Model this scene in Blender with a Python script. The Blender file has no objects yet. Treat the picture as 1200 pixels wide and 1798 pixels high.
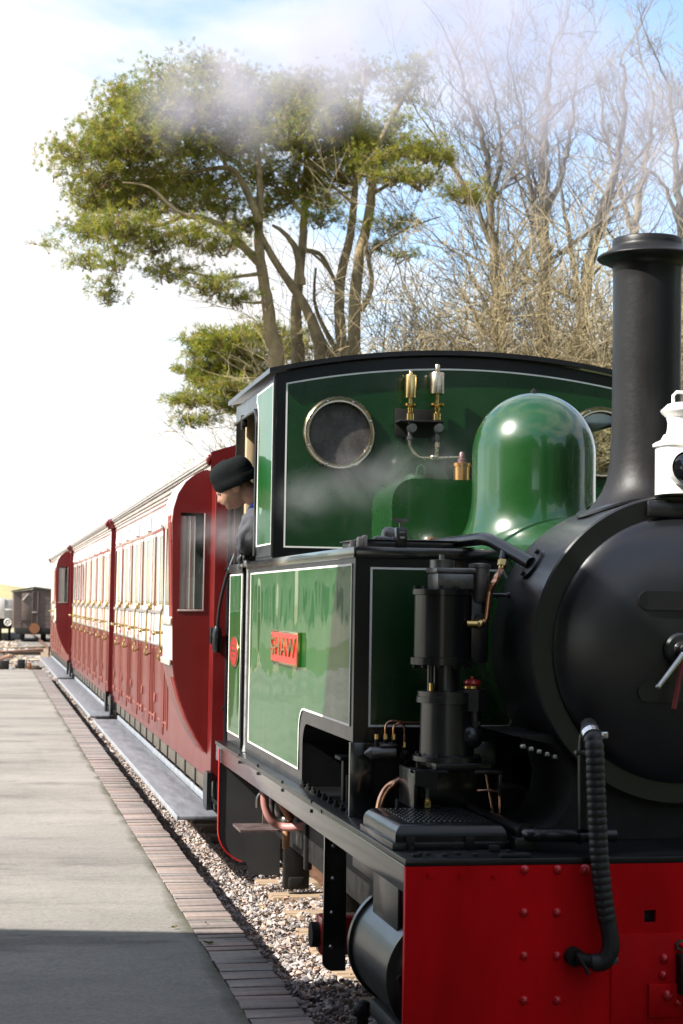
import bpy, bmesh, math, random
from mathutils import Vector, Matrix, noise as mnoise
R_ = math.radians
random.seed(7)
SC = bpy.context.scene
COL = SC.collection

# ---------------------------------------------------------------- camera
CAM_H = 1.65
FPX, CW, CH = 3100.0, 1200.0, 1798.0
YAW, PITCH, ROLL = R_(11.25169), R_(2.96785), R_(0.9)
CF = Vector((math.sin(YAW)*math.cos(PITCH), math.cos(YAW)*math.cos(PITCH), math.sin(PITCH)))
_r0 = Vector((math.cos(YAW), -math.sin(YAW), 0)); _u0 = _r0.cross(CF)
CU = _u0*math.cos(ROLL) - _r0*math.sin(ROLL)
CR = _r0*math.cos(ROLL) + _u0*math.sin(ROLL)
CP = Vector((0, 0, CAM_H))
cd = bpy.data.cameras.new('camera'); cam = bpy.data.objects.new('camera', cd); COL.objects.link(cam)
m3 = Matrix((CR, CU, -CF)).transposed()
cam.matrix_world = Matrix.Translation(CP) @ m3.to_4x4()
cd.sensor_fit = 'VERTICAL'; cd.sensor_height = 36.0; cd.lens = FPX/CH*36.0
cd.clip_start = 0.1; cd.clip_end = 6000
cd.dof.use_dof = True; cd.dof.focus_distance = 8.2; cd.dof.aperture_fstop = 7.0
SC.camera = cam

# ---------------------------------------------------------------- sky and sun
SUN_TO = Vector((-0.731, -0.140, 0.668)).normalized()
W = bpy.data.worlds.new('World'); SC.world = W; W.use_nodes = True
nt = W.node_tree; nt.nodes.clear()
def wn(t, **k):
    n = nt.nodes.new(t)
    for a, b in k.items(): setattr(n, a, b)
    return n
sky = wn('ShaderNodeTexSky', sky_type='NISHITA', sun_disc=False)
sky.sun_elevation = math.asin(SUN_TO.z); sky.sun_rotation = math.atan2(SUN_TO.x, SUN_TO.y)
sky.air_density = 1.0; sky.dust_density = 0.5; sky.ozone_density = 1.3
bg1 = wn('ShaderNodeBackground'); bg1.inputs[1].default_value = 0.122
nt.links.new(sky.outputs[0], bg1.inputs[0])
bg2 = wn('ShaderNodeBackground'); bg2.inputs[0].default_value = (1.0, 0.985, 0.97, 1); bg2.inputs[1].default_value = 0.49
tc = wn('ShaderNodeTexCoord'); mp = wn('ShaderNodeMapping'); mp.inputs['Location'].default_value = (-0.5976, 2.0795, -0.6809); mp.inputs['Scale'].default_value = (1.0, 1.0, 2.2)
nz = wn('ShaderNodeTexNoise'); nz.inputs['Scale'].default_value = 2.6; nz.inputs['Detail'].default_value = 7; nz.inputs['Roughness'].default_value = 0.6; nz.inputs['Distortion'].default_value = 0.4
rp = wn('ShaderNodeValToRGB'); rp.color_ramp.elements[0].position = 0.42; rp.color_ramp.elements[1].position = 0.58
mx = wn('ShaderNodeMixShader'); out = wn('ShaderNodeOutputWorld')
nt.links.new(tc.outputs['Generated'], mp.inputs[0]); nt.links.new(mp.outputs[0], nz.inputs['Vector'])
nt.links.new(nz.outputs[0], rp.inputs[0]); nt.links.new(rp.outputs[0], mx.inputs[0])
nt.links.new(bg1.outputs[0], mx.inputs[1]); nt.links.new(bg2.outputs[0], mx.inputs[2]); nt.links.new(mx.outputs[0], out.inputs[0])
sl = bpy.data.lights.new('sun', 'SUN'); sl.energy = 5.0; sl.angle = R_(0.55); sl.color = (1.0, 0.95, 0.87)
so = bpy.data.objects.new('sun', sl); COL.objects.link(so)
so.rotation_euler = (-SUN_TO).to_track_quat('-Z', 'Y').to_euler()
SC.view_settings.view_transform = 'Standard'; SC.view_settings.look = 'None'
SC.view_settings.exposure = 1.30; SC.view_settings.gamma = 1.0
SC.view_settings.use_curve_mapping = False
SC.cycles.use_denoising = True
SC.cycles.max_bounces = 8; SC.cycles.transparent_max_bounces = 12; SC.cycles.volume_bounces = 1
SC.cycles.glossy_bounces = 4; SC.cycles.diffuse_bounces = 3; SC.cycles.caustics_reflective = False; SC.cycles.caustics_refractive = False
SC.cycles.volume_step_rate = 1.0; SC.cycles.volume_max_steps = 128
SC.cycles.sample_clamp_indirect = 6

# ---------------------------------------------------------------- survey helper: a sighted point on a known plane of the place
def at(px, py, x=None, y=None, z=None):
    d = CF + CR*((px-600)/FPX) - CU*((py-899)/FPX)
    t = x/d.x if x is not None else (y/d.y if y is not None else (z-CAM_H)/d.z)
    return CP + d*t

# ---------------------------------------------------------------- materials
def principled(name):
    m = bpy.data.materials.new(name); m.use_nodes = True
    n = m.node_tree.nodes; b = n['Principled BSDF']
    return m, m.node_tree, b
def inp(b, **k):
    for a, v in k.items():
        s = b.inputs[a.replace('_', ' ')]
        s.default_value = v if not isinstance(v, tuple) or len(v) != 3 else (*v, 1)
def noise_node(t, scale, detail=4, coord='Object', sc=None, rough=0.6):
    c = t.nodes.new('ShaderNodeTexCoord'); n = t.nodes.new('ShaderNodeTexNoise')
    n.inputs['Scale'].default_value = scale; n.inputs['Detail'].default_value = detail; n.inputs['Roughness'].default_value = rough
    if sc:
        mpn = t.nodes.new('ShaderNodeMapping'); mpn.inputs['Scale'].default_value = sc
        t.links.new(c.outputs[coord], mpn.inputs[0]); t.links.new(mpn.outputs[0], n.inputs['Vector'])
    else: t.links.new(c.outputs[coord], n.inputs['Vector'])
    return n
def ramp(t, src, stops):
    r = t.nodes.new('ShaderNodeValToRGB'); e = r.color_ramp.elements
    while len(e) < len(stops): e.new(0.5)
    for q, (p, c) in zip(e, stops):
        q.position = p; q.color = (*c, 1) if len(c) == 3 else c
    t.links.new(src, r.inputs[0]); return r
def bump(t, b, src, strength, dist=0.01):
    bn = t.nodes.new('ShaderNodeBump'); bn.inputs['Strength'].default_value = strength; bn.inputs['Distance'].default_value = dist
    t.links.new(src, bn.inputs['Height']); t.links.new(bn.outputs[0], b.inputs['Normal']); return bn
def mat(name, col, rough=0.5, metal=0.0, coat=0.0, vary=0.25, scale=9, bmp=0.0, bscale=40, coat_rough=0.05, sc=None, rvar=0.15):
    m, t, b = principled(name)
    n = noise_node(t, scale, 5, sc=sc)
    lo = tuple(max(0, c*(1-vary)) for c in col); hi = tuple(min(1, c*(1+vary*0.7)) for c in col)
    r = ramp(t, n.outputs[0], [(0.3, lo), (0.7, hi)])
    t.links.new(r.outputs[0], b.inputs['Base Color'])
    mr = t.nodes.new('ShaderNodeMapRange'); mr.inputs[3].default_value = max(0.02, rough-rvar*rough); mr.inputs[4].default_value = min(1, rough+rvar*rough)
    mr.inputs[1].default_value = 0.3; mr.inputs[2].default_value = 0.7
    t.links.new(n.outputs[0], mr.inputs[0]); t.links.new(mr.outputs[0], b.inputs['Roughness'])
    inp(b, Metallic=metal, Coat_Weight=coat, Coat_Roughness=coat_rough)
    if bmp:
        bn = noise_node(t, bscale, 4); bump(t, b, bn.outputs[0], bmp, 0.004)
    return m
def wavy(name, col, amp=0.25):
    """gloss paint on beaten plate: slow buckles in the sheet bend the reflections"""
    m, t, b = principled(name)
    n = noise_node(t, 5, 4); r = ramp(t, n.outputs[0], [(0.3, tuple(c*0.88 for c in col)), (0.7, tuple(c*1.1 for c in col))])
    t.links.new(r.outputs[0], b.inputs['Base Color'])
    inp(b, Roughness=0.3, Coat_Weight=0.62, Coat_Roughness=0.015, Coat_IOR=1.45); b.inputs['Specular IOR Level'].default_value = 0.1
    n2 = noise_node(t, 2.6, 0.6, sc=(1, 1.7, 0.8), rough=0.35)
    bn = bump(t, b, n2.outputs[0], amp, 0.012)
    t.links.new(bn.outputs[0], b.inputs['Coat Normal'])
    return m
M = {}
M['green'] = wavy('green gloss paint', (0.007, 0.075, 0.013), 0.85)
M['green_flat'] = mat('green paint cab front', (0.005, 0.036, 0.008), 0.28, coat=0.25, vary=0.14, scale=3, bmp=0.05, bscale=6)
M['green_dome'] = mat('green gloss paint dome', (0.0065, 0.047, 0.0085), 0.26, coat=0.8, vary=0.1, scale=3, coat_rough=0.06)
M['black'] = mat('black gloss paint', (0.007, 0.007, 0.008), 0.34, coat=0.35, vary=0.4, scale=5, bmp=0.06, bscale=25, coat_rough=0.1)
M['black_edge'] = mat('black gloss valance paint', (0.010, 0.010, 0.010), 0.22, coat=1.0, vary=0.3, scale=5, bmp=0.02, bscale=12, coat_rough=0.13)
M['black_satin'] = mat('black satin smokebox paint', (0.0065, 0.0065, 0.008), 0.34, vary=0.6, scale=6, bmp=0.14, bscale=22, coat=0.45, coat_rough=0.22)
M['black_dull'] = mat('sooty black iron', (0.012, 0.0115, 0.0105), 0.6, vary=0.5, scale=14, bmp=0.25, bscale=60)
_t = M['black_satin'].node_tree; _b = _t.nodes['Principled BSDF']; _n1 = noise_node(_t, 3.0, 8, rough=.7); _r1 = ramp(_t, _n1.outputs[0], [(.35, (.0045, .0045, .006)), (.55, (.008, .008, .0095)), (.66, (.014, .012, .011)), (.76, (.030, .017, .012))]); _t.links.new(_r1.outputs[0], _b.inputs['Base Color'])
M['chimney'] = mat('blackened chimney paint', (0.0085, 0.008, 0.0078), 0.44, vary=0.6, scale=6, bmp=0.2, bscale=45, sc=(1, 1, 0.35), coat=0.0)
for _k in ('black_dull', 'chimney', 'black'): M[_k].node_tree.nodes['Principled BSDF'].inputs['Specular IOR Level'].default_value = 0.3
M['white_line'] = mat('white lining paint', (0.78, 0.77, 0.72), 0.3, vary=0.05)
M['red_beam'] = mat('red buffer beam paint', (0.60, 0.002, 0.006), 0.55, coat=0.0, vary=0.26, scale=5, bmp=0.07, bscale=40, sc=(1, 1, .3))
M['red_beam'].node_tree.nodes['Principled BSDF'].inputs['Specular IOR Level'].default_value = 0.12
M['rivet_red'] = mat('red rivet paint', (0.52, 0.004, 0.010), 0.32, coat=0.5, vary=0.1, coat_rough=0.15)
M['red_gloss'] = mat('red gloss paint', (0.42, 0.02, 0.02), 0.3, coat=0.6, vary=0.1)
M['brass_dull'] = mat('weathered brass', (0.40, 0.29, 0.12), 0.32, metal=1.0, vary=0.3, scale=20)
M['brass'] = mat('polished brass', (0.62, 0.44, 0.17), 0.22, metal=1.0, vary=0.15, scale=20)
M['gunmetal'] = mat('gunmetal nickel', (0.44, 0.38, 0.27), 0.26, metal=1.0, vary=0.15, scale=20)
M['copper'] = mat('copper pipe', (0.70, 0.36, 0.22), 0.25, metal=1.0, vary=0.2, scale=25)
M['rust'] = mat('rusty pipe', (0.22, 0.085, 0.03), 0.7, vary=0.4, scale=25, bmp=0.3)
M['steel'] = mat('bare steel', (0.48, 0.47, 0.45), 0.32, metal=1.0, vary=0.25, scale=20)
M['dark_steel'] = mat('oily steel', (0.16, 0.155, 0.15), 0.38, metal=0.8, vary=0.4, scale=20, bmp=0.15)
M['clad'] = mat('grey green cylinder cladding', (0.016, 0.019, 0.018), 0.33, metal=0.0, coat=.12, vary=0.15, scale=5)
M['rubber'] = mat('black rubber hose', (0.011, 0.011, 0.012), 0.5, vary=0.3, scale=30)
M['grey_plate'] = mat('dark grey plate paint', (0.040, 0.040, 0.041), 0.45, vary=0.2, scale=5)
M['glass_dark'] = None
M['lamp_white'] = mat('white enamel', (0.82, 0.81, 0.77), 0.28, coat=0.4, vary=0.05, bmp=0.03)
M['cream_wood'] = mat('varnished pale timber', (0.50, 0.37, 0.22), 0.4, vary=0.25, scale=8, sc=(4, 4, 0.6))
M['jacket'] = mat('charcoal cloth', (0.055, 0.055, 0.066), 0.85, vary=0.25, scale=30, bmp=0.5, bscale=60)
M['beanie'] = mat('black fleece', (0.009, 0.011, 0.011), 0.95, vary=0.3, scale=60, bmp=0.5, bscale=150)
M['beanie'].node_tree.nodes['Principled BSDF'].inputs['Specular IOR Level'].default_value = .1
M['skin'] = mat('skin', (0.47, 0.25, 0.17), 0.5, vary=0.15, scale=30, bmp=0.1)
M['blue'] = mat('blue collar cloth', (0.03, 0.10, 0.55), 0.7, vary=0.1)
M['glove'] = mat('black leather glove', (0.012, 0.012, 0.013), 0.5, vary=0.3, bmp=0.2)
M['coach_red'] = mat('crimson coach paint', (0.115, 0.005, 0.0045), 0.32, coat=0.22, vary=0.12, scale=3, coat_rough=0.08, bmp=0.03, bscale=8)
M['coach_end'] = mat('crimson end paint', (0.125, 0.005, 0.0045), 0.36, coat=0.15, vary=0.14, scale=3, coat_rough=0.2)
M['coach_cream'] = mat('ivory coach paint', (0.80, 0.76, 0.70), 0.28, coat=0.4, vary=0.05, scale=4)
M['bead'] = mat('gilt lined beading', (0.24, 0.07, 0.05), 0.35, vary=0.2, scale=10)
M['pink_bead'] = mat('crimson beading', (0.30, 0.05, 0.045), 0.3, coat=0.4, vary=0.15)
M['roof'] = mat('grey coach roof canvas', (0.30, 0.29, 0.28), 0.6, vary=0.25, scale=6)
M['gutter'] = mat('weathered cornice', (0.38, 0.33, 0.29), 0.5, vary=0.3, scale=8)
M['footboard'] = mat('grey painted footboard', (0.125, 0.13, 0.145), 0.55, vary=0.35, scale=3, sc=(6, 0.8, 1), bmp=0.15)
M['curtain'] = mat('pale window glare cloth', (0.86, 0.81, 0.74), 0.8, vary=0.08, scale=5)  # cloth of the window blinds that stand in for sky glare
_t = M['curtain'].node_tree; _tr = _t.nodes.new('ShaderNodeBsdfTranslucent'); _tr.inputs[0].default_value = (0.75, 0.68, 0.58, 1); _m = _t.nodes.new('ShaderNodeMixShader'); _m.inputs[0].default_value = .5
_t.links.new(_t.nodes['Principled BSDF'].outputs[0], _m.inputs[1]); _t.links.new(_tr.outputs[0], _m.inputs[2]); _t.links.new(_m.outputs[0], _t.nodes['Material Output'].inputs[0])
M['interior'] = mat('dark coach interior', (0.03, 0.035, 0.04), 0.7, vary=0.3)
def glassmat(name, tint, rough=0.02, mixf=0.75):
    m, t, b = principled(name); n = t.nodes
    tr = n.new('ShaderNodeBsdfTransparent'); tr.inputs[0].default_value = (*tint, 1)
    gl = n.new('ShaderNodeBsdfGlossy'); gl.inputs['Roughness'].default_value = rough
    fr = n.new('ShaderNodeFresnel'); geo = n.new('ShaderNodeNewGeometry'); ma = n.new('ShaderNodeMath'); ma.operation = 'MULTIPLY_ADD'; ma.inputs[1].default_value = 1/1.5-1.5; ma.inputs[2].default_value = 1.5
    t.links.new(geo.outputs['Backfacing'], ma.inputs[0]); t.links.new(ma.outputs[0], fr.inputs[0])   # the same pane seen from either side
    ns = noise_node(t, 3, 2); bn = n.new('ShaderNodeBump'); bn.inputs['Strength'].default_value = 0.04; bn.inputs['Distance'].default_value = 0.01
    t.links.new(ns.outputs[0], bn.inputs['Height']); t.links.new(bn.outputs[0], gl.inputs['Normal'])
    mxs = n.new('ShaderNodeMixShader'); t.links.new(fr.outputs[0], mxs.inputs[0]); t.links.new(tr.outputs[0], mxs.inputs[1]); t.links.new(gl.outputs[0], mxs.inputs[2])
    t.links.new(mxs.outputs[0], n['Material Output'].inputs[0]); return m
M['glass'] = glassmat('window glass', (0.86, 0.88, 0.86))
M['glass_smoky'] = glassmat('grimy cab glass', (0.42, 0.42, 0.42), 0.15)
_t = M['glass_smoky'].node_tree; _d = _t.nodes.new('ShaderNodeBsdfDiffuse'); _d.inputs[0].default_value = (.22, .20, .185, 1); _m = _t.nodes.new('ShaderNodeMixShader'); _n = noise_node(_t, 14, 4); _r = ramp(_t, _n.outputs[0], [(.3, (.25, .25, .25)), (.7, (.6, .6, .6))]); _t.links.new(_r.outputs[0], _m.inputs[0])
_s = [l.from_socket for l in _t.links if l.to_node.name == 'Material Output'][0]; _t.links.new(_s, _m.inputs[1]); _t.links.new(_d.outputs[0], _m.inputs[2]); _t.links.new(_m.outputs[0], _t.nodes['Material Output'].inputs[0])
def island_mat(name, stops, rough=0.7, bmp=0.3, bscale=60, trans=0.0, source='island', spec=0.4):
    m, t, b = principled(name)
    if source == 'island':
        g = t.nodes.new('ShaderNodeNewGeometry'); s = g.outputs['Random Per Island']
    else:
        g = t.nodes.new('ShaderNodeObjectInfo'); s = g.outputs['Random']
    r = ramp(t, s, stops); r.color_ramp.interpolation = 'LINEAR'
    n = noise_node(t, bscale*0.6, 4); hs = t.nodes.new('ShaderNodeMix'); hs.data_type = 'RGBA'; hs.blend_type = 'MULTIPLY'
    hs.inputs[0].default_value = 0.55
    r2 = ramp(t, n.outputs[0], [(0.3, (0.55, 0.55, 0.55)), (0.7, (1.15, 1.15, 1.15))])
    t.links.new(r.outputs[0], hs.inputs[6]); t.links.new(r2.outputs[0], hs.inputs[7]); t.links.new(hs.outputs[2], b.inputs['Base Color'])
    inp(b, Roughness=rough); b.inputs['Specular IOR Level'].default_value = spec
    if trans:
        tr = t.nodes.new('ShaderNodeBsdfTranslucent'); t.links.new(hs.outputs[2], tr.inputs[0])
        mm = t.nodes.new('ShaderNodeMixShader'); mm.inputs[0].default_value = trans
        t.links.new(b.outputs[0], mm.inputs[1]); t.links.new(tr.outputs[0], mm.inputs[2]); t.links.new(mm.outputs[0], t.nodes['Material Output'].inputs[0])
    if bmp: bump(t, b, n.outputs[0], bmp, 0.004)
    return m
M['stone'] = island_mat('mixed ballast stone', [(0, (0.16, 0.145, 0.14)), (0.25, (0.40, 0.355, 0.335)), (0.5, (0.29, 0.275, 0.285)), (0.68, (0.51, 0.42, 0.37)), (0.85, (0.42, 0.28, 0.215)), (1, (0.60, 0.53, 0.47))], 0.75, 0.5, 90)
M['brick'] = island_mat('worn engineering brick paver', [(0, (0.185, 0.155, 0.142)), (0.4, (0.248, 0.203, 0.182)), (0.7, (0.265, 0.197, 0.168)), (0.9, (0.212, 0.190, 0.185)), (1, (0.165, 0.142, 0.135))], 0.7, 0.4, 60, source='object')
M['brick_isl'] = island_mat('worn brick paver far', [(0, (0.20, 0.18, 0.172)), (0.5, (0.238, 0.206, 0.190)), (1, (0.25, 0.203, 0.183))], 0.7, 0.4, 60)
M['sleeper'] = mat('weathered sleeper timber', (0.26, 0.185, 0.12), 0.8, vary=0.4, scale=6, sc=(0.6, 8, 8), bmp=0.5)
M['needles'] = island_mat('pine needles', [(0, (0.11, 0.155, 0.024)), (0.35, (0.245, 0.27, 0.037)), (0.75, (0.35, 0.335, 0.047)), (0.95, (0.36, 0.29, 0.07)), (1, (0.42, 0.26, 0.12))], 0.6, 0, 5, trans=0.58)
M['bark'] = mat('mossy pine bark', (0.24, 0.185, 0.10), 0.9, vary=0.6, scale=5, bmp=1.0, bscale=9, sc=(1, 1, .45))
M['twig'] = mat('lichened grey twig', (0.19, 0.16, 0.10), 0.8, vary=0.45, scale=1.2)
M['twig_dark'] = mat('brown twig', (0.125, 0.105, 0.075), 0.8, vary=0.45, scale=1.2)
M['twig_warm'] = mat('ochre shrub twig', (0.23, 0.18, 0.095), 0.8, vary=0.45, scale=1.2)
M['leaf'] = island_mat('hedge leaf', [(0, (0.02, 0.05, 0.012)), (0.5, (0.035, 0.085, 0.02)), (1, (0.06, 0.12, 0.03))], 0.5, 0, 8, trans=0.25)
M['van_brown'] = mat('faded brown van paint', (0.105, 0.075, 0.065), 0.65, vary=0.3, scale=3)
M['van_roof'] = mat('van roof felt', (0.06, 0.06, 0.06), 0.8, vary=0.3)
M['pale_wagon'] = mat('pale grey wagon paint', (0.45, 0.47, 0.46), 0.5, vary=0.15)
M['wall_cream'] = mat('cream render', (0.62, 0.56, 0.45), 0.8, vary=0.12, scale=2, bmp=0.2)
M['slate'] = mat('roof slate', (0.10, 0.105, 0.115), 0.55, vary=0.35, scale=4)
M['paint_white'] = mat('white joinery paint', (0.75, 0.74, 0.7), 0.4, vary=0.06)

# ---------------------------------------------------------------- mesh builder
class MB:
    def __init__(s): s.v = []; s.f = []
    def add(s, vs, fs):
        o = len(s.v); s.v += [tuple(p) for p in vs]; s.f += [tuple(i+o for i in f) for f in fs]; return s
    def box(s, x0, x1, y0, y1, z0, z1):
        return s.add([(x0,y0,z0),(x1,y0,z0),(x1,y1,z0),(x0,y1,z0),(x0,y0,z1),(x1,y0,z1),(x1,y1,z1),(x0,y1,z1)],
                     [(0,3,2,1),(4,5,6,7),(0,1,5,4),(1,2,6,5),(2,3,7,6),(3,0,4,7)])
    def rbox(s, x0, x1, y0, y1, z0, z1, b=0.004):
        """box with chamfered edges"""
        bm = bmesh.new(); bmesh.ops.create_cube(bm, size=1)
        for v in bm.verts: v.co = Vector((x0+(v.co.x+.5)*(x1-x0), y0+(v.co.y+.5)*(y1-y0), z0+(v.co.z+.5)*(z1-z0)))
        b = min(b, 0.45*min(x1-x0, y1-y0, z1-z0))
        bmesh.ops.bevel(bm, geom=bm.edges[:], offset=b, segments=2, affect='EDGES', profile=0.5)
        s.bm(bm); return s
    def bm(s, bm):
        bm.verts.ensure_lookup_table(); bm.verts.index_update()
        s.add([v.co[:] for v in bm.verts], [[v.index for v in f.verts] for f in bm.faces]); bm.free(); return s
    def tube(s, pts, r, n=10, caps=True, closed=False):
        pts = [Vector(p) for p in pts]; rs = r if isinstance(r, (list, tuple)) else [r]*len(pts)
        k = len(pts); up = None; rings = []
        for i in range(k):
            a = pts[i-1] if (i > 0 or closed) else pts[i]; b = pts[(i+1) % k] if (i < k-1 or closed) else pts[i]
            t = (b-a); t = t.normalized() if t.length > 1e-9 else Vector((0,0,1))
            if up is None: up = t.orthogonal().normalized()
            else:
                up = up - t*up.dot(t); up = up.normalized() if up.length > 1e-6 else t.orthogonal().normalized()
            w = t.cross(up)
            rings.append([pts[i] + (up*math.cos(2*math.pi*j/n) + w*math.sin(2*math.pi*j/n))*rs[i] for j in range(n)])
        vs = [p for g in rings for p in g]; fs = []
        for i in range(k if closed else k-1):
            i2 = (i+1) % k
            for j in range(n): fs.append((i*n+j, i*n+(j+1)%n, i2*n+(j+1)%n, i2*n+j))
        if caps and not closed: fs.append(tuple(reversed(range(n)))); fs.append(tuple((k-1)*n+j for j in range(n)))
        return s.add(vs, fs)
    def cyl(s, p0, p1, r, r1=None, n=24): return s.tube([p0, p1], [r, r if r1 is None else r1], n)
    def lathe(s, prof, origin, axis='z', n=48, caps=True):
        """prof: (radius, height) pairs along axis"""
        o = Vector(origin); vs = []; fs = []
        for (r, h) in prof:
            for j in range(n):
                a = 2*math.pi*j/n; c, d = math.cos(a)*r, math.sin(a)*r
                vs.append(o + (Vector((c, d, h)) if axis == 'z' else Vector((c, h, d)) if axis == 'y' else Vector((h, c, d))))
        for i in range(len(prof)-1):
            for j in range(n): fs.append((i*n+j, i*n+(j+1)%n, (i+1)*n+(j+1)%n, (i+1)*n+j))
        if caps and prof[0][0] > 1e-6: fs.append(tuple(reversed(range(n))))
        if caps and prof[-1][0] > 1e-6: fs.append(tuple((len(prof)-1)*n+j for j in range(n)))
        return s.add(vs, fs)
    def prism(s, poly, a, d, plane='yz'):
        """polygon extruded; plane yz: (y,z) at x=a..a+d, xz: (x,z) at y=a..a+d, xy: (x,y) at z=a..a+d"""
        f = {'yz': lambda p, k: (k, p[0], p[1]), 'xz': lambda p, k: (p[0], k, p[1]), 'xy': lambda p, k: (p[0], p[1], k)}[plane]
        n = len(poly); vs = [f(p, a) for p in poly] + [f(p, a+d) for p in poly]
        return s.add(vs, [tuple(range(n)), tuple(range(2*n-1, n-1, -1))] + [(i, (i+1)%n, n+(i+1)%n, n+i) for i in range(n)])
    def ell(s, c, r, rot=None, seg=16, rings=10):
        bm = bmesh.new(); bmesh.ops.create_uvsphere(bm, u_segments=seg, v_segments=rings, radius=1)
        for v in bm.verts:
            p = Vector((v.co.x*r[0], v.co.y*r[1], v.co.z*r[2]))
            v.co = Vector(c) + (rot @ p if rot else p)
        return s.bm(bm)
    def build(s, name, m, parent=None, smooth=True, ang=38, norm=True):
        me = bpy.data.meshes.new(name); me.from_pydata(s.v, [], s.f)
        if norm or smooth:
            bm = bmesh.new(); bm.from_mesh(me)
            if norm: bmesh.ops.recalc_face_normals(bm, faces=bm.faces[:])
            if smooth:
                c = math.radians(ang)
                for f in bm.faces: f.smooth = True
                for e in bm.edges:
                    if len(e.link_faces) != 2 or e.calc_face_angle(0) > c: e.smooth = False
            bm.to_mesh(me); bm.free()
        return link(name, me, m, parent)
def link(name, me, m, parent=None):
    o = bpy.data.objects.new(name, me); COL.objects.link(o)
    if m is not None and not me.materials: me.materials.append(m)
    if parent is not None: attach(o, parent)
    return o
ORIGIN = {}
def attach(o, parent):
    o.parent = parent; o.matrix_parent_inverse = Matrix.Translation(-ORIGIN.get(parent.name, Vector((0,0,0))))
    return o
def thing(name, label, cat, loc=(0,0,0), group=None):
    o = bpy.data.objects.new(name, None); COL.objects.link(o); o.location = loc; o.empty_display_size = 0.2
    ORIGIN[o.name] = Vector(loc); o['label'] = label; o['category'] = cat
    if group: o['group'] = group
    return o
def tag(o, label=None, cat=None, group=None, kind=None):
    if label: o['label'] = label
    if cat: o['category'] = cat
    if group: o['group'] = group
    if kind: o['kind'] = kind
    return o
def sheet(name, outer, holes, plane, a, d, m, parent=None, bevel=0.0, smooth=False):
    """flat plate with openings (filled 2D outline, extruded thickness d from plane position a)"""
    cu = bpy.data.curves.new(name, 'CURVE'); cu.dimensions = '2D'; cu.fill_mode = 'BOTH'; cu.extrude = abs(d)/2
    for poly in [outer]+list(holes):
        sp = cu.splines.new('POLY'); sp.points.add(len(poly)-1)
        for q, p in zip(sp.points, poly): q.co = (p[0], p[1], 0, 1)
        sp.use_cyclic_u = True
    ob = bpy.data.objects.new(name, cu); COL.objects.link(ob)
    me = bpy.data.meshes.new_from_object(ob); COL.objects.unlink(ob); bpy.data.objects.remove(ob); bpy.data.curves.remove(cu)
    mid = a + d/2
    f = {'yz': lambda p: (mid+p.z, p.x, p.y), 'xz': lambda p: (p.x, mid+p.z, p.y), 'xy': lambda p: (p.x, p.y, mid+p.z)}[plane]
    for v in me.vertices: v.co = Vector(f(v.co))
    bm = bmesh.new(); bm.from_mesh(me); bmesh.ops.remove_doubles(bm, verts=bm.verts[:], dist=1e-5); bmesh.ops.recalc_face_normals(bm, faces=bm.faces[:]); bm.to_mesh(me); bm.free()
    me.materials.clear(); me.name = name
    return link(name, me, m, parent)
def circle(cx, cz, r, n=40): return [(cx+r*math.cos(2*math.pi*i/n), cz+r*math.sin(2*math.pi*i/n)) for i in range(n)]
def inset(poly, d):
    n = len(poly); area = sum(poly[i][0]*poly[(i+1)%n][1]-poly[(i+1)%n][0]*poly[i][1] for i in range(n)); s = 1 if area > 0 else -1
    res = []
    for i in range(n):
        p0, p1, p2 = Vector(poly[i-1]), Vector(poly[i]), Vector(poly[(i+1)%n])
        e1 = (p1-p0).normalized(); e2 = (p2-p1).normalized()
        n1 = Vector((-e1.y, e1.x))*s; n2 = Vector((-e2.y, e2.x))*s
        b = (n1+n2); b = b/max(b.length_squared, 1e-6)*2
        q = p1 + b*d*0.5*1.0 if b.length < 4 else p1+n1*d
        k = d/max(0.2, (b.normalized()).dot(n1)) if b.length > 1e-6 else d
        q = p1 + b.normalized()*k; res.append((q.x, q.y))
    return res
def lined(name, poly, plane, a, d, m, parent, w=0.008, holes=(), label=None):
    """painted panel with a white edge line: panel inside, line as its own raised strip"""
    inner = inset(poly, w)
    o = sheet(name, inner, holes, plane, a, d, m, parent)
    sheet('white_lining', poly, [inner], plane, a, d*1.5, M['white_line'], parent)
    if label: o['label'] = label
    return o
def arc(cx, cy, r, a0, a1, n): return [(cx+r*math.cos(R_(a0+(a1-a0)*i/n)), cy+r*math.sin(R_(a0+(a1-a0)*i/n))) for i in range(n+1)]
def smooth_path(pts, k=6):
    pts = [Vector(p) for p in pts]; out_ = []
    for i in range(len(pts)-1):
        p0 = pts[max(0, i-1)]; p1 = pts[i]; p2 = pts[i+1]; p3 = pts[min(len(pts)-1, i+2)]
        for j in range(k):
            t = j/k
            out_.append(0.5*((2*p1)+(p2-p0)*t+(2*p0-5*p1+4*p2-p3)*t*t+(3*p1-p0-3*p2+p3)*t**3))
    return out_+[pts[-1]]
def part(mb, name, m, parent, **k): return mb.build(name, m, parent, **k)
def bolt(parent, p, r, m, axis=(0,-1,0), name='rivet', h=None, hexa=False):
    p = Vector(p); ax = Vector(axis).normalized(); h = h or r*0.8; b = MB()
    if hexa: b.cyl(p, p+ax*h, r, n=6)
    else:
        b.tube([p-ax*0.001, p+ax*h*0.35, p+ax*h*0.75, p+ax*h], [r, r*0.92, r*0.6, r*0.12], 12)
    return b.build(name, m, parent)


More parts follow.
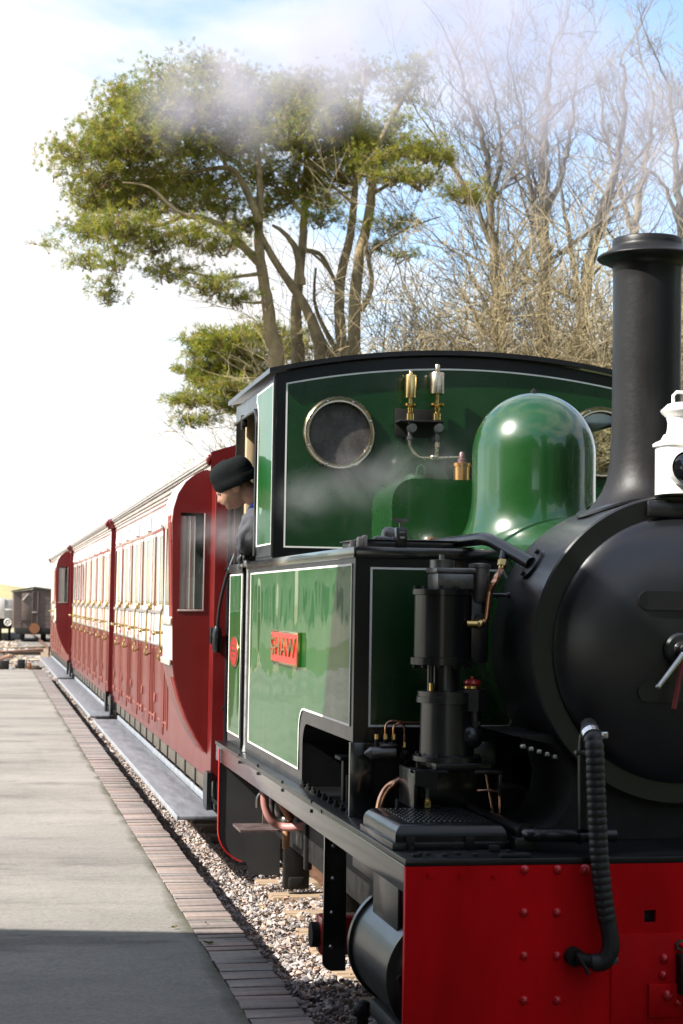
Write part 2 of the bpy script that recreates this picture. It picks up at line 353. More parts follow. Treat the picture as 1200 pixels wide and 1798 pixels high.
# ================================================================ GROUND, PLATFORM, TRACK
XC = 2.36                       # centre line of the track and of the train
def ground_mat():
    m, t, b = principled('sandy yard ground')
    n = noise_node(t, 0.35, 8); n2 = noise_node(t, 6, 6)
    r = ramp(t, n.outputs[0], [(0.3, (0.16, 0.17, 0.07)), (0.45, (0.30, 0.24, 0.14)), (0.6, (0.42, 0.34, 0.23)), (0.75, (0.36, 0.27, 0.18))])
    mxn = t.nodes.new('ShaderNodeMix'); mxn.data_type = 'RGBA'; mxn.blend_type = 'MULTIPLY'; mxn.inputs[0].default_value = 0.6
    r2 = ramp(t, n2.outputs[0], [(0.3, (0.6, 0.6, 0.6)), (0.7, (1.1, 1.1, 1.1))])
    t.links.new(r.outputs[0], mxn.inputs[6]); t.links.new(r2.outputs[0], mxn.inputs[7]); t.links.new(mxn.outputs[2], b.inputs['Base Color'])
    inp(b, Roughness=0.9); bump(t, b, n2.outputs[0], 0.6, 0.03); return m
def grid_sheet(name, x0, x1, y0, y1, nx, ny, zf, m):
    b = MB(); vs = []; fs = []
    for j in range(ny+1):
        for i in range(nx+1):
            x = x0+(x1-x0)*i/nx; y = y0+(y1-y0)*j/ny; vs.append((x, y, zf(x, y)))
    for j in range(ny):
        for i in range(nx): a = j*(nx+1)+i; fs.append((a, a+1, a+nx+2, a+nx+1))
    b.add(vs, fs); return b.build(name, m)
g = grid_sheet('ground', -1500, 1500, -400, 2600, 4, 4, lambda x, y: -0.30, ground_mat()); tag(g, kind='structure')
def yardz(x, y): return -0.10 + 0.05*mnoise.noise(Vector((x*0.25, y*0.25, 0))) + 0.03*mnoise.noise(Vector((x*1.1, y*0.8, 3)))
g = grid_sheet('yard_ground', -30, 1.5, 36.15, 130, 50, 90, yardz, ground_mat()); tag(g, kind='structure')
def grassm():
    m, t, b = principled('bank grass'); n = noise_node(t, 1.3, 8)
    r = ramp(t, n.outputs[0], [(0.3, (0.045, 0.075, 0.02)), (0.55, (0.09, 0.11, 0.035)), (0.75, (0.19, 0.16, 0.08))]); t.links.new(r.outputs[0], b.inputs['Base Color'])
    inp(b, Roughness=0.9); bump(t, b, n.outputs[0], 0.8, 0.05); return m
GRASS = grassm()
g = grid_sheet('grass_bank', 4.4, 60, -10, 130, 30, 50, lambda x, y: -0.05 + 0.9*(1-math.exp(-(x-4.4)/4)) + 0.12*mnoise.noise(Vector((x*.4, y*.4, 1))), GRASS); tag(g, kind='structure')
g = grid_sheet('lawn', -60, -4.5, 37, 150, 20, 40, lambda x, y: -0.03 + 0.1*mnoise.noise(Vector((x*.2, y*.2, 5)))+0.06*max(0, -12-x), GRASS); tag(g, kind='structure')  # unseen lawn, added to be mirrored in the engine's paint
hb = MB()
for k in range(2):
    pass
hv = []; hf = []
for i in range(41):
    x = -200+i*10; h = 1.2+5*math.exp(-((x-2)/14)**2)
    hv += [(x, 470, -1), (x, 520, max(1.5, h)), (x, 640, max(1.5, h*1.2))]
for i in range(40):
    a = i*3; hf += [(a, a+3, a+4, a+1), (a+1, a+4, a+5, a+2)]
hb.add(hv, hf)
HILLM = mat('dry hill grass', (0.30, 0.26, 0.12), 0.9, vary=0.3, scale=0.02)
tag(hb.build('hill', HILLM), kind='structure')

PZ = 0.23; PX = 1.118; BX = 0.903
def asphalt():
    m, t, b = principled('worn platform tarmac'); Lk = t.links.new
    def mul(x, y, f=1.0):
        q = t.nodes.new('ShaderNodeMix'); q.data_type = 'RGBA'; q.blend_type = 'MULTIPLY'; q.inputs[0].default_value = f; Lk(x, q.inputs[6]); Lk(y, q.inputs[7]); return q.outputs[2]
    base = ramp(t, noise_node(t, 0.55, 7, sc=(0.7, 1, 1)).outputs[0], [(0.3, (0.185, 0.173, 0.157)), (0.5, (0.24, 0.226, 0.206)), (0.7, (0.295, 0.277, 0.25))])
    stain = ramp(t, noise_node(t, 1.15, 10, sc=(0.55, 1.7, 1), rough=0.7).outputs[0], [(0.37, (0.50, 0.50, 0.52)), (0.46, (0.86, 0.86, 0.86)), (0.6, (1, 1, 1))])
    grit_n = noise_node(t, 240, 3); fine = noise_node(t, 900, 2)
    grit = ramp(t, grit_n.outputs[0], [(0.28, (0.52, 0.52, 0.52)), (0.5, (1, 1, 1)), (0.72, (1.35, 1.35, 1.33))])
    c = t.nodes.new('ShaderNodeTexCoord')
    v = t.nodes.new('ShaderNodeTexVoronoi'); v.inputs['Scale'].default_value = 62; Lk(c.outputs['Object'], v.inputs['Vector'])
    chips = ramp(t, v.outputs['Color'], [(0.0, (0.72, 0.71, 0.70)), (0.5, (1, 1, 1)), (1.0, (1.22, 1.2, 1.16))])
    wv = t.nodes.new('ShaderNodeTexVoronoi'); wv.feature = 'DISTANCE_TO_EDGE'; wv.inputs['Scale'].default_value = 0.55
    wn_ = noise_node(t, 1.7, 6); mxv = t.nodes.new('ShaderNodeMix'); mxv.data_type = 'RGBA'; mxv.inputs[0].default_value = 0.22; Lk(c.outputs['Object'], mxv.inputs[6]); Lk(wn_.outputs['Color'], mxv.inputs[7]); Lk(mxv.outputs[2], wv.inputs['Vector'])
    crack = ramp(t, wv.outputs['Distance'], [(0.0, (0.35, 0.34, 0.32)), (0.006, (0.8, 0.8, 0.8)), (0.014, (1, 1, 1))])
    col = mul(mul(mul(mul(base.outputs[0], stain.outputs[0], 0.85), grit.outputs[0], 0.75), chips.outputs[0], 0.5), crack.outputs[0], 0.12)
    # moss and damp dirt gathered along the brick edging
    sx = t.nodes.new('ShaderNodeSeparateXYZ'); Lk(c.outputs['Object'], sx.inputs[0]); en = noise_node(t, 5, 5, sc=(1, .5, 1)); ad = t.nodes.new('ShaderNodeMath'); ad.operation = 'MULTIPLY_ADD'; Lk(en.outputs[0], ad.inputs[0]); ad.inputs[1].default_value = .16; Lk(sx.outputs['X'], ad.inputs[2])
    mr = t.nodes.new('ShaderNodeMapRange'); mr.inputs[1].default_value = .935; mr.inputs[2].default_value = .99; Lk(ad.outputs[0], mr.inputs[0])
    ms = t.nodes.new('ShaderNodeMix'); ms.data_type = 'RGBA'; Lk(mr.outputs[0], ms.inputs[0]); Lk(col, ms.inputs[6]); ms.inputs[7].default_value = (0.085, 0.082, 0.06, 1)
    Lk(ms.outputs[2], b.inputs['Base Color']); inp(b, Roughness=0.88); b.inputs['Specular IOR Level'].default_value = 0.2
    bump(t, b, grit_n.outputs[0], 0.8, 0.006); return m
edge_n = 90
poly = [(-14, -12), (-14, 36)]
e = [(BX+0.008*mnoise.noise(Vector((0, i*0.9, 2)))+0.004*mnoise.noise(Vector((0, i*3.7, 9))), 36-48*i/240) for i in range(241)]
poly = poly + e
pb = MB(); pb.prism(poly, -0.28, PZ+0.28, 'xy')
plat = pb.build('platform', asphalt(), smooth=False); tag(plat, kind='structure')
kb = MB(); kb.box(BX+0.012, PX-0.012, -12, 36, -0.28, PZ-0.004)
kb.build('kerb_bed', mat('dirty mortar bed', (0.15, 0.135, 0.115), 0.9, vary=0.4, scale=12, bmp=0.4), plat)
# edging bricks, laid across the platform edge
def brick_mesh(seed):
    rr = random.Random(seed); b = MB(); b.rbox(0, 0.207, -0.0335, 0.0335, -0.065, 0, 0.0025)
    me_v = [(x+rr.uniform(-.0012, .0012), y+rr.uniform(-.0015, .0015), z+rr.uniform(-.001, .001)) for x, y, z in b.v]
    b.v = me_v; o = b.build('brick', M['brick'], plat, ang=60); me = o.data; bpy.data.objects.remove(o); return me
bmeshes = [brick_mesh(i) for i in range(6)]
rb = random.Random(3); y = 4.9; farb = MB()
while y < 36:
    z = PZ + rb.uniform(-.004, .003); dx = rb.uniform(-.005, .005)
    if y < 16:
        o = bpy.data.objects.new('brick', rb.choice(bmeshes)); COL.objects.link(o); o.location = (BX+0.006+dx, y, z); o.rotation_euler = (rb.uniform(-.008, .008), rb.uniform(-.008, .008), rb.uniform(-.008, .008)); o.parent = plat
    else: farb.box(BX+0.006+dx, BX+0.211+dx, y-0.0335, y+0.0335, z-.065, z)
    y += 0.0695 if rb.random() > 0.15 else 0.0715
tag(farb.build('brick', M['brick_isl'], plat, smooth=False), kind='stuff')

# track: rails and sleepers
track = thing('railway_track', None, None, (XC, 0, 0)); del track['label']; del track['category']; track['kind'] = 'structure'
tb = MB(); tb.prism([(PX-0.02, -0.28), (PX-0.02, -0.035), (1.5, -0.03), (3.3, -0.03), (4.2, -0.08), (5.2, -0.28)], -6, 96, 'xz')
tb.build('track_bed', mat('track bed grit', (0.16, 0.14, 0.12), 0.95, vary=0.5, scale=30, bmp=0.6, bscale=50), track, smooth=False)
slb = MB(); slb.rbox(-0.80, 0.80, -0.085, 0.085, -0.12, 0.012, 0.01)
sm = slb.build('sleeper', M['sleeper'], track); sme = sm.data; bpy.data.objects.remove(sm)
y = 4.65; rs = random.Random(5)
while y < 60:
    o = bpy.data.objects.new('sleeper', sme); COL.objects.link(o); o.parent = track; o.matrix_parent_inverse = Matrix.Translation((-XC, 0, 0))
    o.location = (XC+rs.uniform(-.03, .03), y, rs.uniform(-.008, .008)); o.rotation_euler = (0, 0, rs.uniform(-.02, .02)); y += 0.52
RAIL = mat('rusty rail with bright head', (0.14, 0.075, 0.045), 0.55, metal=0.5, vary=0.4, scale=10, bmp=0.2)
for sx in (-1, 1):
    rl = MB(); x = XC+sx*0.38
    rl.prism([(x-.04, .012), (x+.04, .012), (x+.04, .022), (x+.008, .032), (x+.008, .075), (x+.022, .082), (x+.022, .105), (x-.022, .105), (x-.022, .082), (x-.008, .075), (x-.008, .032), (x-.04, .022)], -6, 90, 'xz')
    rl.build('rail', RAIL, track, smooth=False)

# ballast: every stone real, too many to count
def stone_variants(n, npts, seed):
    rr = random.Random(seed); res = []
    for k in range(n):
        bm = bmesh.new(); sc = Vector((rr.uniform(.85, 1.3), rr.uniform(.6, 1.0), rr.uniform(.4, .75)))
        for _ in range(npts):
            v = Vector((rr.gauss(0, 1), rr.gauss(0, 1), rr.gauss(0, 1))).normalized()*rr.uniform(.75, 1.1)
            bm.verts.new((v.x*sc.x, v.y*sc.y, v.z*sc.z))
        r = bmesh.ops.convex_hull(bm, input=bm.verts[:])
        bmesh.ops.delete(bm, geom=[v for v in bm.verts if not v.link_faces], context='VERTS')
        bm.verts.ensure_lookup_table(); bm.verts.index_update()
        res.append(([v.co.copy() for v in bm.verts], [[v.index for v in f.verts] for f in bm.faces])); bm.free()
    return res
def scatter(name, regions, seed, m, parent=None):
    rr = random.Random(seed); V = []; Fc = []
    near = stone_variants(24, 15, seed+1); far = stone_variants(14, 9, seed+2)
    for (x0, x1, y0, y1, cnt, smin, smax, z0, z1, hi) in regions:
        for _ in range(cnt):
            x, y = rr.uniform(x0, x1), rr.uniform(y0, y1)
            if name == 'ballast' and x > 1.53 and abs((y-4.65) % .52 - .26) > .26-.085 and rr.random() < .93: continue
            s = smin+(smax-smin)*rr.random()**1.8
            vs, fs = rr.choice(near if hi else far)
            rot = Matrix.Rotation(rr.uniform(0, 6.28), 3, 'Z') @ Matrix.Rotation(rr.uniform(-.7, .7), 3, 'X') @ Matrix.Rotation(rr.uniform(-.7, .7), 3, 'Y')
            z = rr.uniform(z0, z1) + (0.05*max(0, 1.35-x)/0.25 if x < 1.35 else 0)*0.6
            o = len(V); V += [tuple(rot @ (p*s) + Vector((x, y, z))) for p in vs]; Fc += [tuple(i+o for i in f) for f in fs]
    me = bpy.data.meshes.new(name); me.from_pydata(V, [], Fc)
    return link(name, me, m, parent)
bal = scatter('ballast', [
    (PX+.012, 1.9, 5.1, 8.2, 7500, .009, .024, -.03, .018, True),
    (PX+.012, 1.9, 8.2, 12, 7500, .009, .024, -.03, .022, False),
    (PX+.012, 1.55, 12, 20, 6000, .011, .026, -.03, .022, False),
    (PX+.012, 1.5, 20, 37, 3500, .014, .034, -.03, .02, False),
    (1.9, 3.6, 5.1, 10.5, 1500, .018, .04, -.04, .0, False)], 11, M['stone'])
tag(bal, kind='stuff', label='grey and pink stone ballast between platform edge and engine')

# fallen leaves on the platform and stones
LEAFM = island_mat('fallen leaf', [(0, (0.10, 0.09, 0.02)), (0.5, (0.20, 0.15, 0.05)), (1, (0.30, 0.28, 0.06))], 0.6, 0.1, 40, source='object')
def leaf(loc, s, rz, label, tilt=0.25):
    b = MB(); n = 7
    for i in range(n):
        t = i/(n-1); w = 0.42*math.sin(math.pi*min(1, t*0.94+0.06))**0.8
        b.v += [(t-.5, -w*s/s, 0.25*abs(t-.4)+0.12), (t-.5, 0, 0.25*abs(t-.4)), (t-.5, w, 0.25*abs(t-.4)+0.16)]
    for i in range(n-1):
        a = i*3; b.f += [(a, a+1, a+4, a+3), (a+1, a+2, a+5, a+4)]
    b.v = [(x*s, y*s*.8, z*s) for x, y, z in b.v]
    b.tube([(-.5*s, 0, .12*s), (-.95*s, .08*s, .06*s)], .02*s, 5)
    o = b.build('fallen_leaf', LEAFM, norm=False); o.location = loc; o.rotation_euler = (tilt, 0, rz)
    return tag(o, label, 'leaf', 'leaves fallen on the platform edge')
p = at(307, 1629, z=PZ+.006); leaf(p, .030, .4, 'curled brown leaf on the shaded tarmac beside the bricks')
p = at(366, 1657, z=PZ+.004); leaf(p, .042, 2.9, 'olive green leaf with a stalk lying on the shaded brick edging', .3)
p = at(362, 1621, z=PZ+.004); leaf(p, .020, 1.4, 'tiny brown leaf where the shadow line crosses the bricks', .1)
for (px, py, s, lb) in [(411, 1538, .030, 'yellow leaf on the stones beside the dark rear plate of the engine'), (460, 1595, .026, 'yellow leaf on the sunlit stones level with the sleeper ends'), (428, 1603, .034, 'pale yellow leaf at the foot of the platform edge'), (477, 1665, .032, 'green leaf on the stones near the shadow edge')]:
    p = at(px, py, z=0.05); o = leaf(p, s, px*.3, lb); o['group'] = 'leaves fallen among the ballast'

# ================================================================ LOCOMOTIVE
LOC = thing('steam_locomotive', 'green and black tank engine with red buffer beam and tall black chimney', 'locomotive', (XC, 7.8, 0))
XF = 1.308; XT = 1.358; YB = 5.436; YTF = 6.54; YCF = 8.541; BZ = 1.51
XR = 2*XC-XF; XTR = 2*XC-XT
# --- footplate and frames
b = MB(); b.rbox(XF-.004, XR+.004, YB+.004, 10.18, .828, .85, .003); part(b, 'footplate', M['black'], LOC)
for s in (0, 1):
    x = XF if s == 0 else XR-.014
    b = MB(); b.rbox(x, x+.014, YB+.036, 10.17, .742, .8275, .003); o = part(b, 'valance', M['black_edge'], LOC)
    if s == 0: val = o
b = MB()
for (px, py) in [(454, 1344), (453.5, 1358), (497, 1373), (497, 1387), (549, 1408), (548, 1424), (567, 1425), (421, 1326), (421, 1338)]:
    q = at(px, py, x=XF); b.cyl(q+Vector((.002, 0, 0)), q-Vector((.007, 0, 0)), .0075, n=8)
part(b, 'bolt_heads', M['black_dull'], val)['kind'] = 'stuff'
b = MB()
for i in range(9):
    q = Vector((XF+.055, 7.62-i*.125, .85)); b.lathe([(.014, 0), (.014, .012), (.007, .013), (.007, .026), (0, .027)], q, n=8)
for i in range(5): b.lathe([(.011, 0), (.011, .008), (0, .012)], Vector((XF+.04+.05*i, 5.50+.03*(i % 2), .85)), n=8)
part(b, 'footplate_studs', M['black_dull'], LOC)['kind'] = 'stuff'
b = MB(); b.box(1.78, 2.94, 5.5, 9.9, .32, .826); part(b, 'main_frame', M['black_dull'], LOC)
# --- buffer beam
b = MB(); hx = at(1142, 1609, y=YB-.0)
hs = .0205
beam = sheet('buffer_beam', [(XF-.002, .20), (XR+.002, .20), (XR+.002, .828), (XF-.002, .828)], [[(hx.x-hs, hx.z-hs), (hx.x+hs, hx.z-hs), (hx.x+hs, hx.z+hs), (hx.x-hs, hx.z+hs)]], 'xz', YB, .03, M['red_beam'], LOC)
b = MB(); b.box(hx.x-.035, hx.x+.035, YB+.031, YB+.036, hx.z-.035, hx.z+.035); part(b, 'socket_back', M['black_dull'], beam)
for px in (921.5, 979.5):
    for py in (1527, 1602, 1678, 1756):
        q = at(px+(0 if py < 1550 else -1), py, y=YB); bolt(beam, q, .0155, M['rivet_red'], h=.012)
for (px, py) in [(1027, 1527)]: bolt(beam, at(px, py, y=YB), .018, M['rivet_red'], h=.012)
for (px, py) in [(868, 1537), (811, 1536), (755, 1535)]: bolt(beam, at(px, py, y=YB), .0095, M['red_beam'], h=.007, hexa=True, name='bolt')
q0 = at(1073, 1640, y=YB); b = MB(); b.rbox(q0.x, 2*XC-q0.x, YB-.006, YB-.0005, .21, q0.z, .002); part(b, 'beam_plate', M['red_beam'], beam)
q0 = at(1136, 1726, y=YB); q1 = at(1200, 1783, y=YB); b = MB(); b.rbox(q0.x, q0.x+.14, YB-.02, YB-.0065, q1.z, q0.z, .003); part(b, 'bracket_plate', M['red_beam'], beam)
for (px, py, r) in [(1165, 1682, .0165), (1163, 1711, .0165), (1168, 1745, .019), (1186, 1758, .013)]:
    q = at(px, py, y=YB); bolt(beam, q-Vector((0, .006 if py < 1720 else .02, 0)), r, M['rivet_red'], h=.016)
q = at(1193, 1658, y=YB); bolt(beam, q-Vector((0, .006, 0)), .019, M['dark_steel'], h=.014, hexa=True, name='nut')
bolt(beam, q-Vector((0, .02, 0)), .010, M['red_beam'], h=.012, name='stud')
qa = at(1185, 1672, y=YB); qb = at(1200, 1742, y=YB)
b = MB(); b.rbox(qa.x, 2*XC-qa.x, YB-.05, YB-.0065, qb.z, qa.z, .006); part(b, 'coupling_pocket', M['black_dull'], beam)
b = MB(); b.rbox(qa.x+.02, 2*XC-qa.x-.02, YB-.20, YB-.05, qb.z+.02, qa.z-.03, .01); part(b, 'coupling_link', M['dark_steel'], beam)
# --- corrugated brake hose
hp = [at(px, py, y=yy) for px, py, yy in [(1034, 1274, 5.50), (1037, 1285, 5.44), (1044, 1310, 5.395), (1047, 1380, 5.39), (1050, 1450, 5.385), (1054, 1520, 5.38), (1062, 1590, 5.375), (1071, 1640, 5.372), (1072, 1668, 5.37), (1060, 1688, 5.375), (1040, 1690, 5.385)]]
path = smooth_path(hp, 26); b = MB(); dist = 0; rs_ = []
pp = [path[0]]
for q in path[1:]: pp.append(q)
tot = [0.0]
for i in range(1, len(pp)): tot.append(tot[-1]+(pp[i]-pp[i-1]).length)
L = tot[-1]; npts = 300; res = []; j = 0
for i in range(npts):
    s = L*i/(npts-1)
    while j < len(tot)-2 and tot[j+1] < s: j += 1
    f = (s-tot[j])/max(1e-9, tot[j+1]-tot[j]); res.append(pp[j].lerp(pp[j+1], f))
pitch = .0235
for i in range(npts):
    s = L*i/(npts-1); u = (s/pitch) % 1.0
    rib = .0275+.0035*(abs(math.sin(math.pi*u))**.6)
    rs_.append(.026 if s < .055 else (rib if s < L*.80 else .0285))
hose = part(MB().tube(res, rs_, 20), 'brake_hose', M['rubber'], LOC, ang=75)
c = res[30]; d = (res[34]-res[26]).normalized()
b = MB(); b.cyl(c-d*.011, c+d*.011, .0325, n=28); b.rbox(c.x+.03, c.x+.052, c.y-.012, c.y+.012, c.z-.010, c.z+.012); b.cyl((c.x+.043, c.y-.02, c.z+.004), (c.x+.043, c.y+.02, c.z+.004), .005, n=8)
part(b, 'hose_clamp', mat('zinc clip', (0.72, 0.72, 0.74), .2, metal=1, vary=.1), hose)
e = res[-1]; b = MB(); b.cyl(e+Vector((.01, .004, 0)), e+Vector((-.045, .02, .01)), .024, .020, n=16); b.cyl(e+Vector((-.045, .02, .01)), (e.x-.05, YB, e.z+.015), .030, n=16); b.cyl(e+Vector((-.055, -.012, .03)), e+Vector((-.02, -.03, -.03)), .006, n=8)
part(b, 'hose_coupling', M['black_dull'], hose)
b = MB(); b.rbox(res[-30].x-.005, res[-30].x+.02, res[-30].y-.02, res[-30].y+.01, res[-30].z-.045, res[-30].z-.022, .004); part(b, 'hose_lug', M['dark_steel'], hose)
# standpipe behind it with a clip and a cross pipe with elbow
q = at(1026, 1300, y=5.56); q2 = at(1026, 1455, y=5.56)
b = MB(); b.tube(smooth_path([q2, Vector((q.x, 5.56, q.z-.02)), Vector((q.x+.004, 5.54, q.z+.02)), res[0]], 8), .022, 14); sp_ = part(b, 'standpipe', M['black'], LOC)
b = MB(); c = at(1018, 1321, y=5.54); b.rbox(c.x-.02, c.x+.03, 5.52, 5.545, c.z-.008, c.z+.008); part(b, 'pipe_clip', M['dark_steel'], sp_)
a0 = at(931, 1466, y=5.60); a1 = at(1030, 1467, y=5.58); b = MB()
b.tube(smooth_path([Vector((a0.x+.0, 6.4, a0.z+.0)), Vector((a0.x, 5.72, a0.z)), a0, Vector((a0.x+.06, 5.59, a0.z)), a1, a1+Vector((.10, 0, 0))], 8), .0225, 16)
b.cyl((a0.x-.004, 5.66, a0.z), (a0.x-.004, 5.63, a0.z), .032, n=20); b.cyl((a1.x-.03, 5.58, a1.z), (a1.x-.015, 5.58, a1.z), .027, n=18)
b.rbox(a0.x-.05, a0.x+.03, 5.60, 5.66, .8505, a0.z-.01, .004)
part(b, 'drain_pipe', M['black'], LOC)
r0 = at(846, 1422, y=6.25); r1 = at(930, 1466, y=5.62)
b = MB(); b.tube([r0, r1], .0085, 12); part(b, 'reach_rod', M['black'], LOC)
b = MB()
for (px, py, w, h) in [(900, 1478, .03, .014), (882, 1470, .018, .02), (905, 1500, .05, .012), (868, 1490, .016, .02)]:
    q = at(px, py, z=.86); b.rbox(q.x-w, q.x+w, q.y-.012, q.y+.012, .8505, .8505+h, .003)
for (px, py) in [(867, 1474), (878, 1486), (893, 1496), (922, 1501), (706, 1473), (723, 1490), (738, 1500), (694, 1475)]:
    q = at(px, py, z=.857); b.lathe([(.008, -.006), (.008, .005), (0, .009)], q, n=8)
part(b, 'footplate_fittings', M['black_dull'], LOC)
# --- ribbed inspection cover at the front corner
cx0, cx1, cy0, cy1 = 1.322, 1.70, 5.66, 6.16
b = MB(); b.rbox(cx0-.012, cx1+.012, cy0-.012, cy1, .8505, .874, .003); cov = part(b, 'corner_cover', M['black'], LOC)
b = MB(); prof = [(0, .874), (0, .893)] + [(.045*(1-math.cos(R_(a))), .893+.040*math.sin(R_(a))) for a in range(0, 91, 15)]
n = len(prof); vs = []; fs = []
for (d, z) in prof: vs += [(cx0+d, cy0+d, z), (cx1-d, cy0+d, z), (cx1-d, cy1-d, z), (cx0+d, cy1-d, z)]
for i in range(n-1):
    for k in range(4): fs.append((i*4+k, i*4+(k+1) % 4, (i+1)*4+(k+1) % 4, (i+1)*4+k))
fs.append(tuple((n-1)*4+k for k in range(4))); b.add(vs, fs); part(b, 'cover_lid', M['black'], cov)
b = MB()
for i in range(16):
    x = cx0+.06+i*.0178
    for j in range(9): yy = cy0+.065+j*.042; b.box(x, x+.011, yy, yy+.022, .9332, .9362)
part(b, 'tread_pattern', M['black'], cov, smooth=False)['kind'] = 'stuff'
for px in (722, 826):
    q = at(px, 1462, y=cy0-.02); b = MB(); b.rbox(q.x-.014, q.x+.014, cy0-.022, cy0-.012, .86, .892, .002); part(b, 'cover_clip', M['black_dull'], cov)
q = at(749, 1418, z=.935); b = MB(); b.lathe([(.05, -.002), (.05, .006), (.022, .008)], q, n=24); part(b, 'plug_flange', M['black'], cov)
b = MB(); b.lathe([(.022, .007), (.022, .025), (.014, .027), (.014, .034)], q, n=6); part(b, 'plug_nut', M['brass'], cov)
b = MB(); b.tube([q+Vector((0, 0, .034)), q+Vector((0, 0, .075)), q+Vector((.0, .0, .09))], [.013, .013, .017], 10); b.cyl(q+Vector((-.025, 0, .083)), q+Vector((.025, 0, .083)), .009, n=10); part(b, 'plug_valve', M['dark_steel'], cov)

# --- side tanks
def tank_profile(x0, d, name):
    poly = [(9.345, .8505), (7.62, .8505), (7.62, 1.03)] + arc(7.52, 1.03, .10, 0, 90, 8)[1:] + [(YTF, 1.13), (YTF, 1.855), (9.345, 1.855)]
    b = MB(); b.prism(poly, x0, d, 'yz'); return b
tank = part(tank_profile(XT, .66, 't'), 'side_tank', M['black'], LOC)
tank2 = part(tank_profile(XTR-.66, .66, 't'), 'side_tank', M['black'], LOC)
poly = [(9.236, .917), (7.705, .917), (7.705, 1.075)] + arc(7.595, 1.075, .11, 0, 90, 8)[1:] + [(YTF+.05, 1.185), (YTF+.05, 1.803), (9.236, 1.803)]
lined('side_panel', poly, 'yz', XT-.0006, -.0025, M['green'], tank)
lined('side_panel', poly, 'yz', XTR+.0006, .0025, M['green'], tank2)
fx0, fx1 = 1.416, 1.97
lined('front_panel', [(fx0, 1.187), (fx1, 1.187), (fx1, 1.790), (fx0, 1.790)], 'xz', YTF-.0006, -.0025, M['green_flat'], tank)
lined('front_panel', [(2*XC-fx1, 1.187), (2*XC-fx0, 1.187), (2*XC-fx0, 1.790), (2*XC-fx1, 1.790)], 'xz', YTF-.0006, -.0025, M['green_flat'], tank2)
for s in (0, 1):
    b = MB()
    if s == 0: b.rbox(XT-.009, XT-.001, YTF-.009, 9.345, 1.824, 1.866, .003); b.rbox(XT-.0005, 2.02, YTF-.009, YTF-.001, 1.824, 1.866, .003)
    else: b.rbox(XTR+.001, XTR+.009, YTF-.009, 9.345, 1.824, 1.866, .003); b.rbox(2*XC-2.02, XTR+.0005, YTF-.009, YTF-.001, 1.824, 1.866, .003)
    part(b, 'tank_coping', M['black_edge'], (tank, tank2)[s])
# nameplate
np0 = at(485, 1105, x=XT); np1 = at(531, 1172, x=XT); ya, yb_, za, zb = 7.665, 8.40, 1.366, 1.520
b = MB(); b.rbox(XT-.022, XT-.0035, ya, yb_, za, zb, .004); npl = part(b, 'nameplate', M['brass'], LOC)
b = MB(); b.box(XT-.0235, XT-.0215, ya+.014, yb_-.014, za+.010, zb-.010); part(b, 'plate_ground', mat('bright red enamel', (.62, .025, .02), .35, coat=.2, vary=.06), npl, smooth=False)
def text_mesh(name, txt, size, m, parent, T, extrude=.003, font_scale=(1, 1)):
    cu = bpy.data.curves.new(name, 'FONT'); cu.body = txt; cu.size = size; cu.extrude = extrude; cu.align_x = 'CENTER'; cu.align_y = 'CENTER'; cu.space_character = 1.15; cu.offset = size*.012
    ob = bpy.data.objects.new(name, cu); COL.objects.link(ob); me = bpy.data.meshes.new_from_object(ob); COL.objects.unlink(ob); bpy.data.objects.remove(ob); bpy.data.curves.remove(cu)
    for v in me.vertices: v.co = T(Vector((v.co.x*font_scale[0], v.co.y*font_scale[1], v.co.z)))
    me.materials.clear(); return link(name, me, m, parent)
yc_, zc_ = (ya+yb_)/2, (za+zb)/2
text_mesh('lettering', 'SHAW', .135, M['brass'], npl, lambda p: Vector((XT-.0265-p.z, yc_-p.x, zc_+p.y)), .004, (1.62, .86))
for yy in (ya+.03, yb_-.03):
    b = MB(); b.cyl((XT-.023, yy, zb-.03), (XT-.028, yy, zb-.03), .009, n=10); part(b, 'screw', M['brass'], npl)
# --- plate below the tank front, and things standing under the tank
b = MB(); b.rbox(1.348, 1.44, YTF-.004, YTF+.02, .8505, 1.1285, .002); part(b, 'tank_bracket', M['black_edge'], LOC)
b = MB(); b.rbox(1.44, 2.0, YTF+.06, YTF+.08, .8505, 1.128, .002); part(b, 'tank_stay', M['black_dull'], LOC)
b = MB(); q = at(575, 1360, x=1.45)
b.rbox(1.42, 1.52, 7.02, 7.06, .8505, 1.02, .004); b.rbox(1.40, 1.54, 6.98, 7.10, 1.02, 1.035, .003); b.cyl((1.44, 7.0, .852), (1.44, 7.0, .96), .012, n=10); b.cyl((1.60, 6.95, .852), (1.60, 6.95, 1.06), .013, n=10)
part(b, 'reversing_bracket', M['black_dull'], LOC)
# --- bunker and cab
b = MB(); b.box(1.372, 2*XC-1.372, 9.64, 10.17, .8505, 1.842); bunker = part(b, 'bunker', M['black'], LOC)
lined('bunker_panel', [(10.15, .905), (9.667, .905), (9.667, 1.806), (10.15, 1.806)], 'yz', 1.372-.0006, -.0025, M['green'], bunker)
b = MB(); b.rbox(1.362, 1.371, 9.62, 10.18, 1.815, 1.862, .003); part(b, 'bunker_coping', M['black'], bunker)
ov = [(9.866+.155*math.cos(a), 1.372+.088*math.sin(a)) for a in [2*math.pi*i/40 for i in range(40)]]
ovp = sheet('builders_plate', ov, [], 'yz', 1.368, -.010, M['brass'], LOC)
ovi = [(9.866+.143*math.cos(a), 1.372+.078*math.sin(a)) for a in [2*math.pi*i/40 for i in range(40)]]
sheet('plate_ground', ovi, [], 'yz', 1.3575, -.0015, M['red_gloss'], ovp)
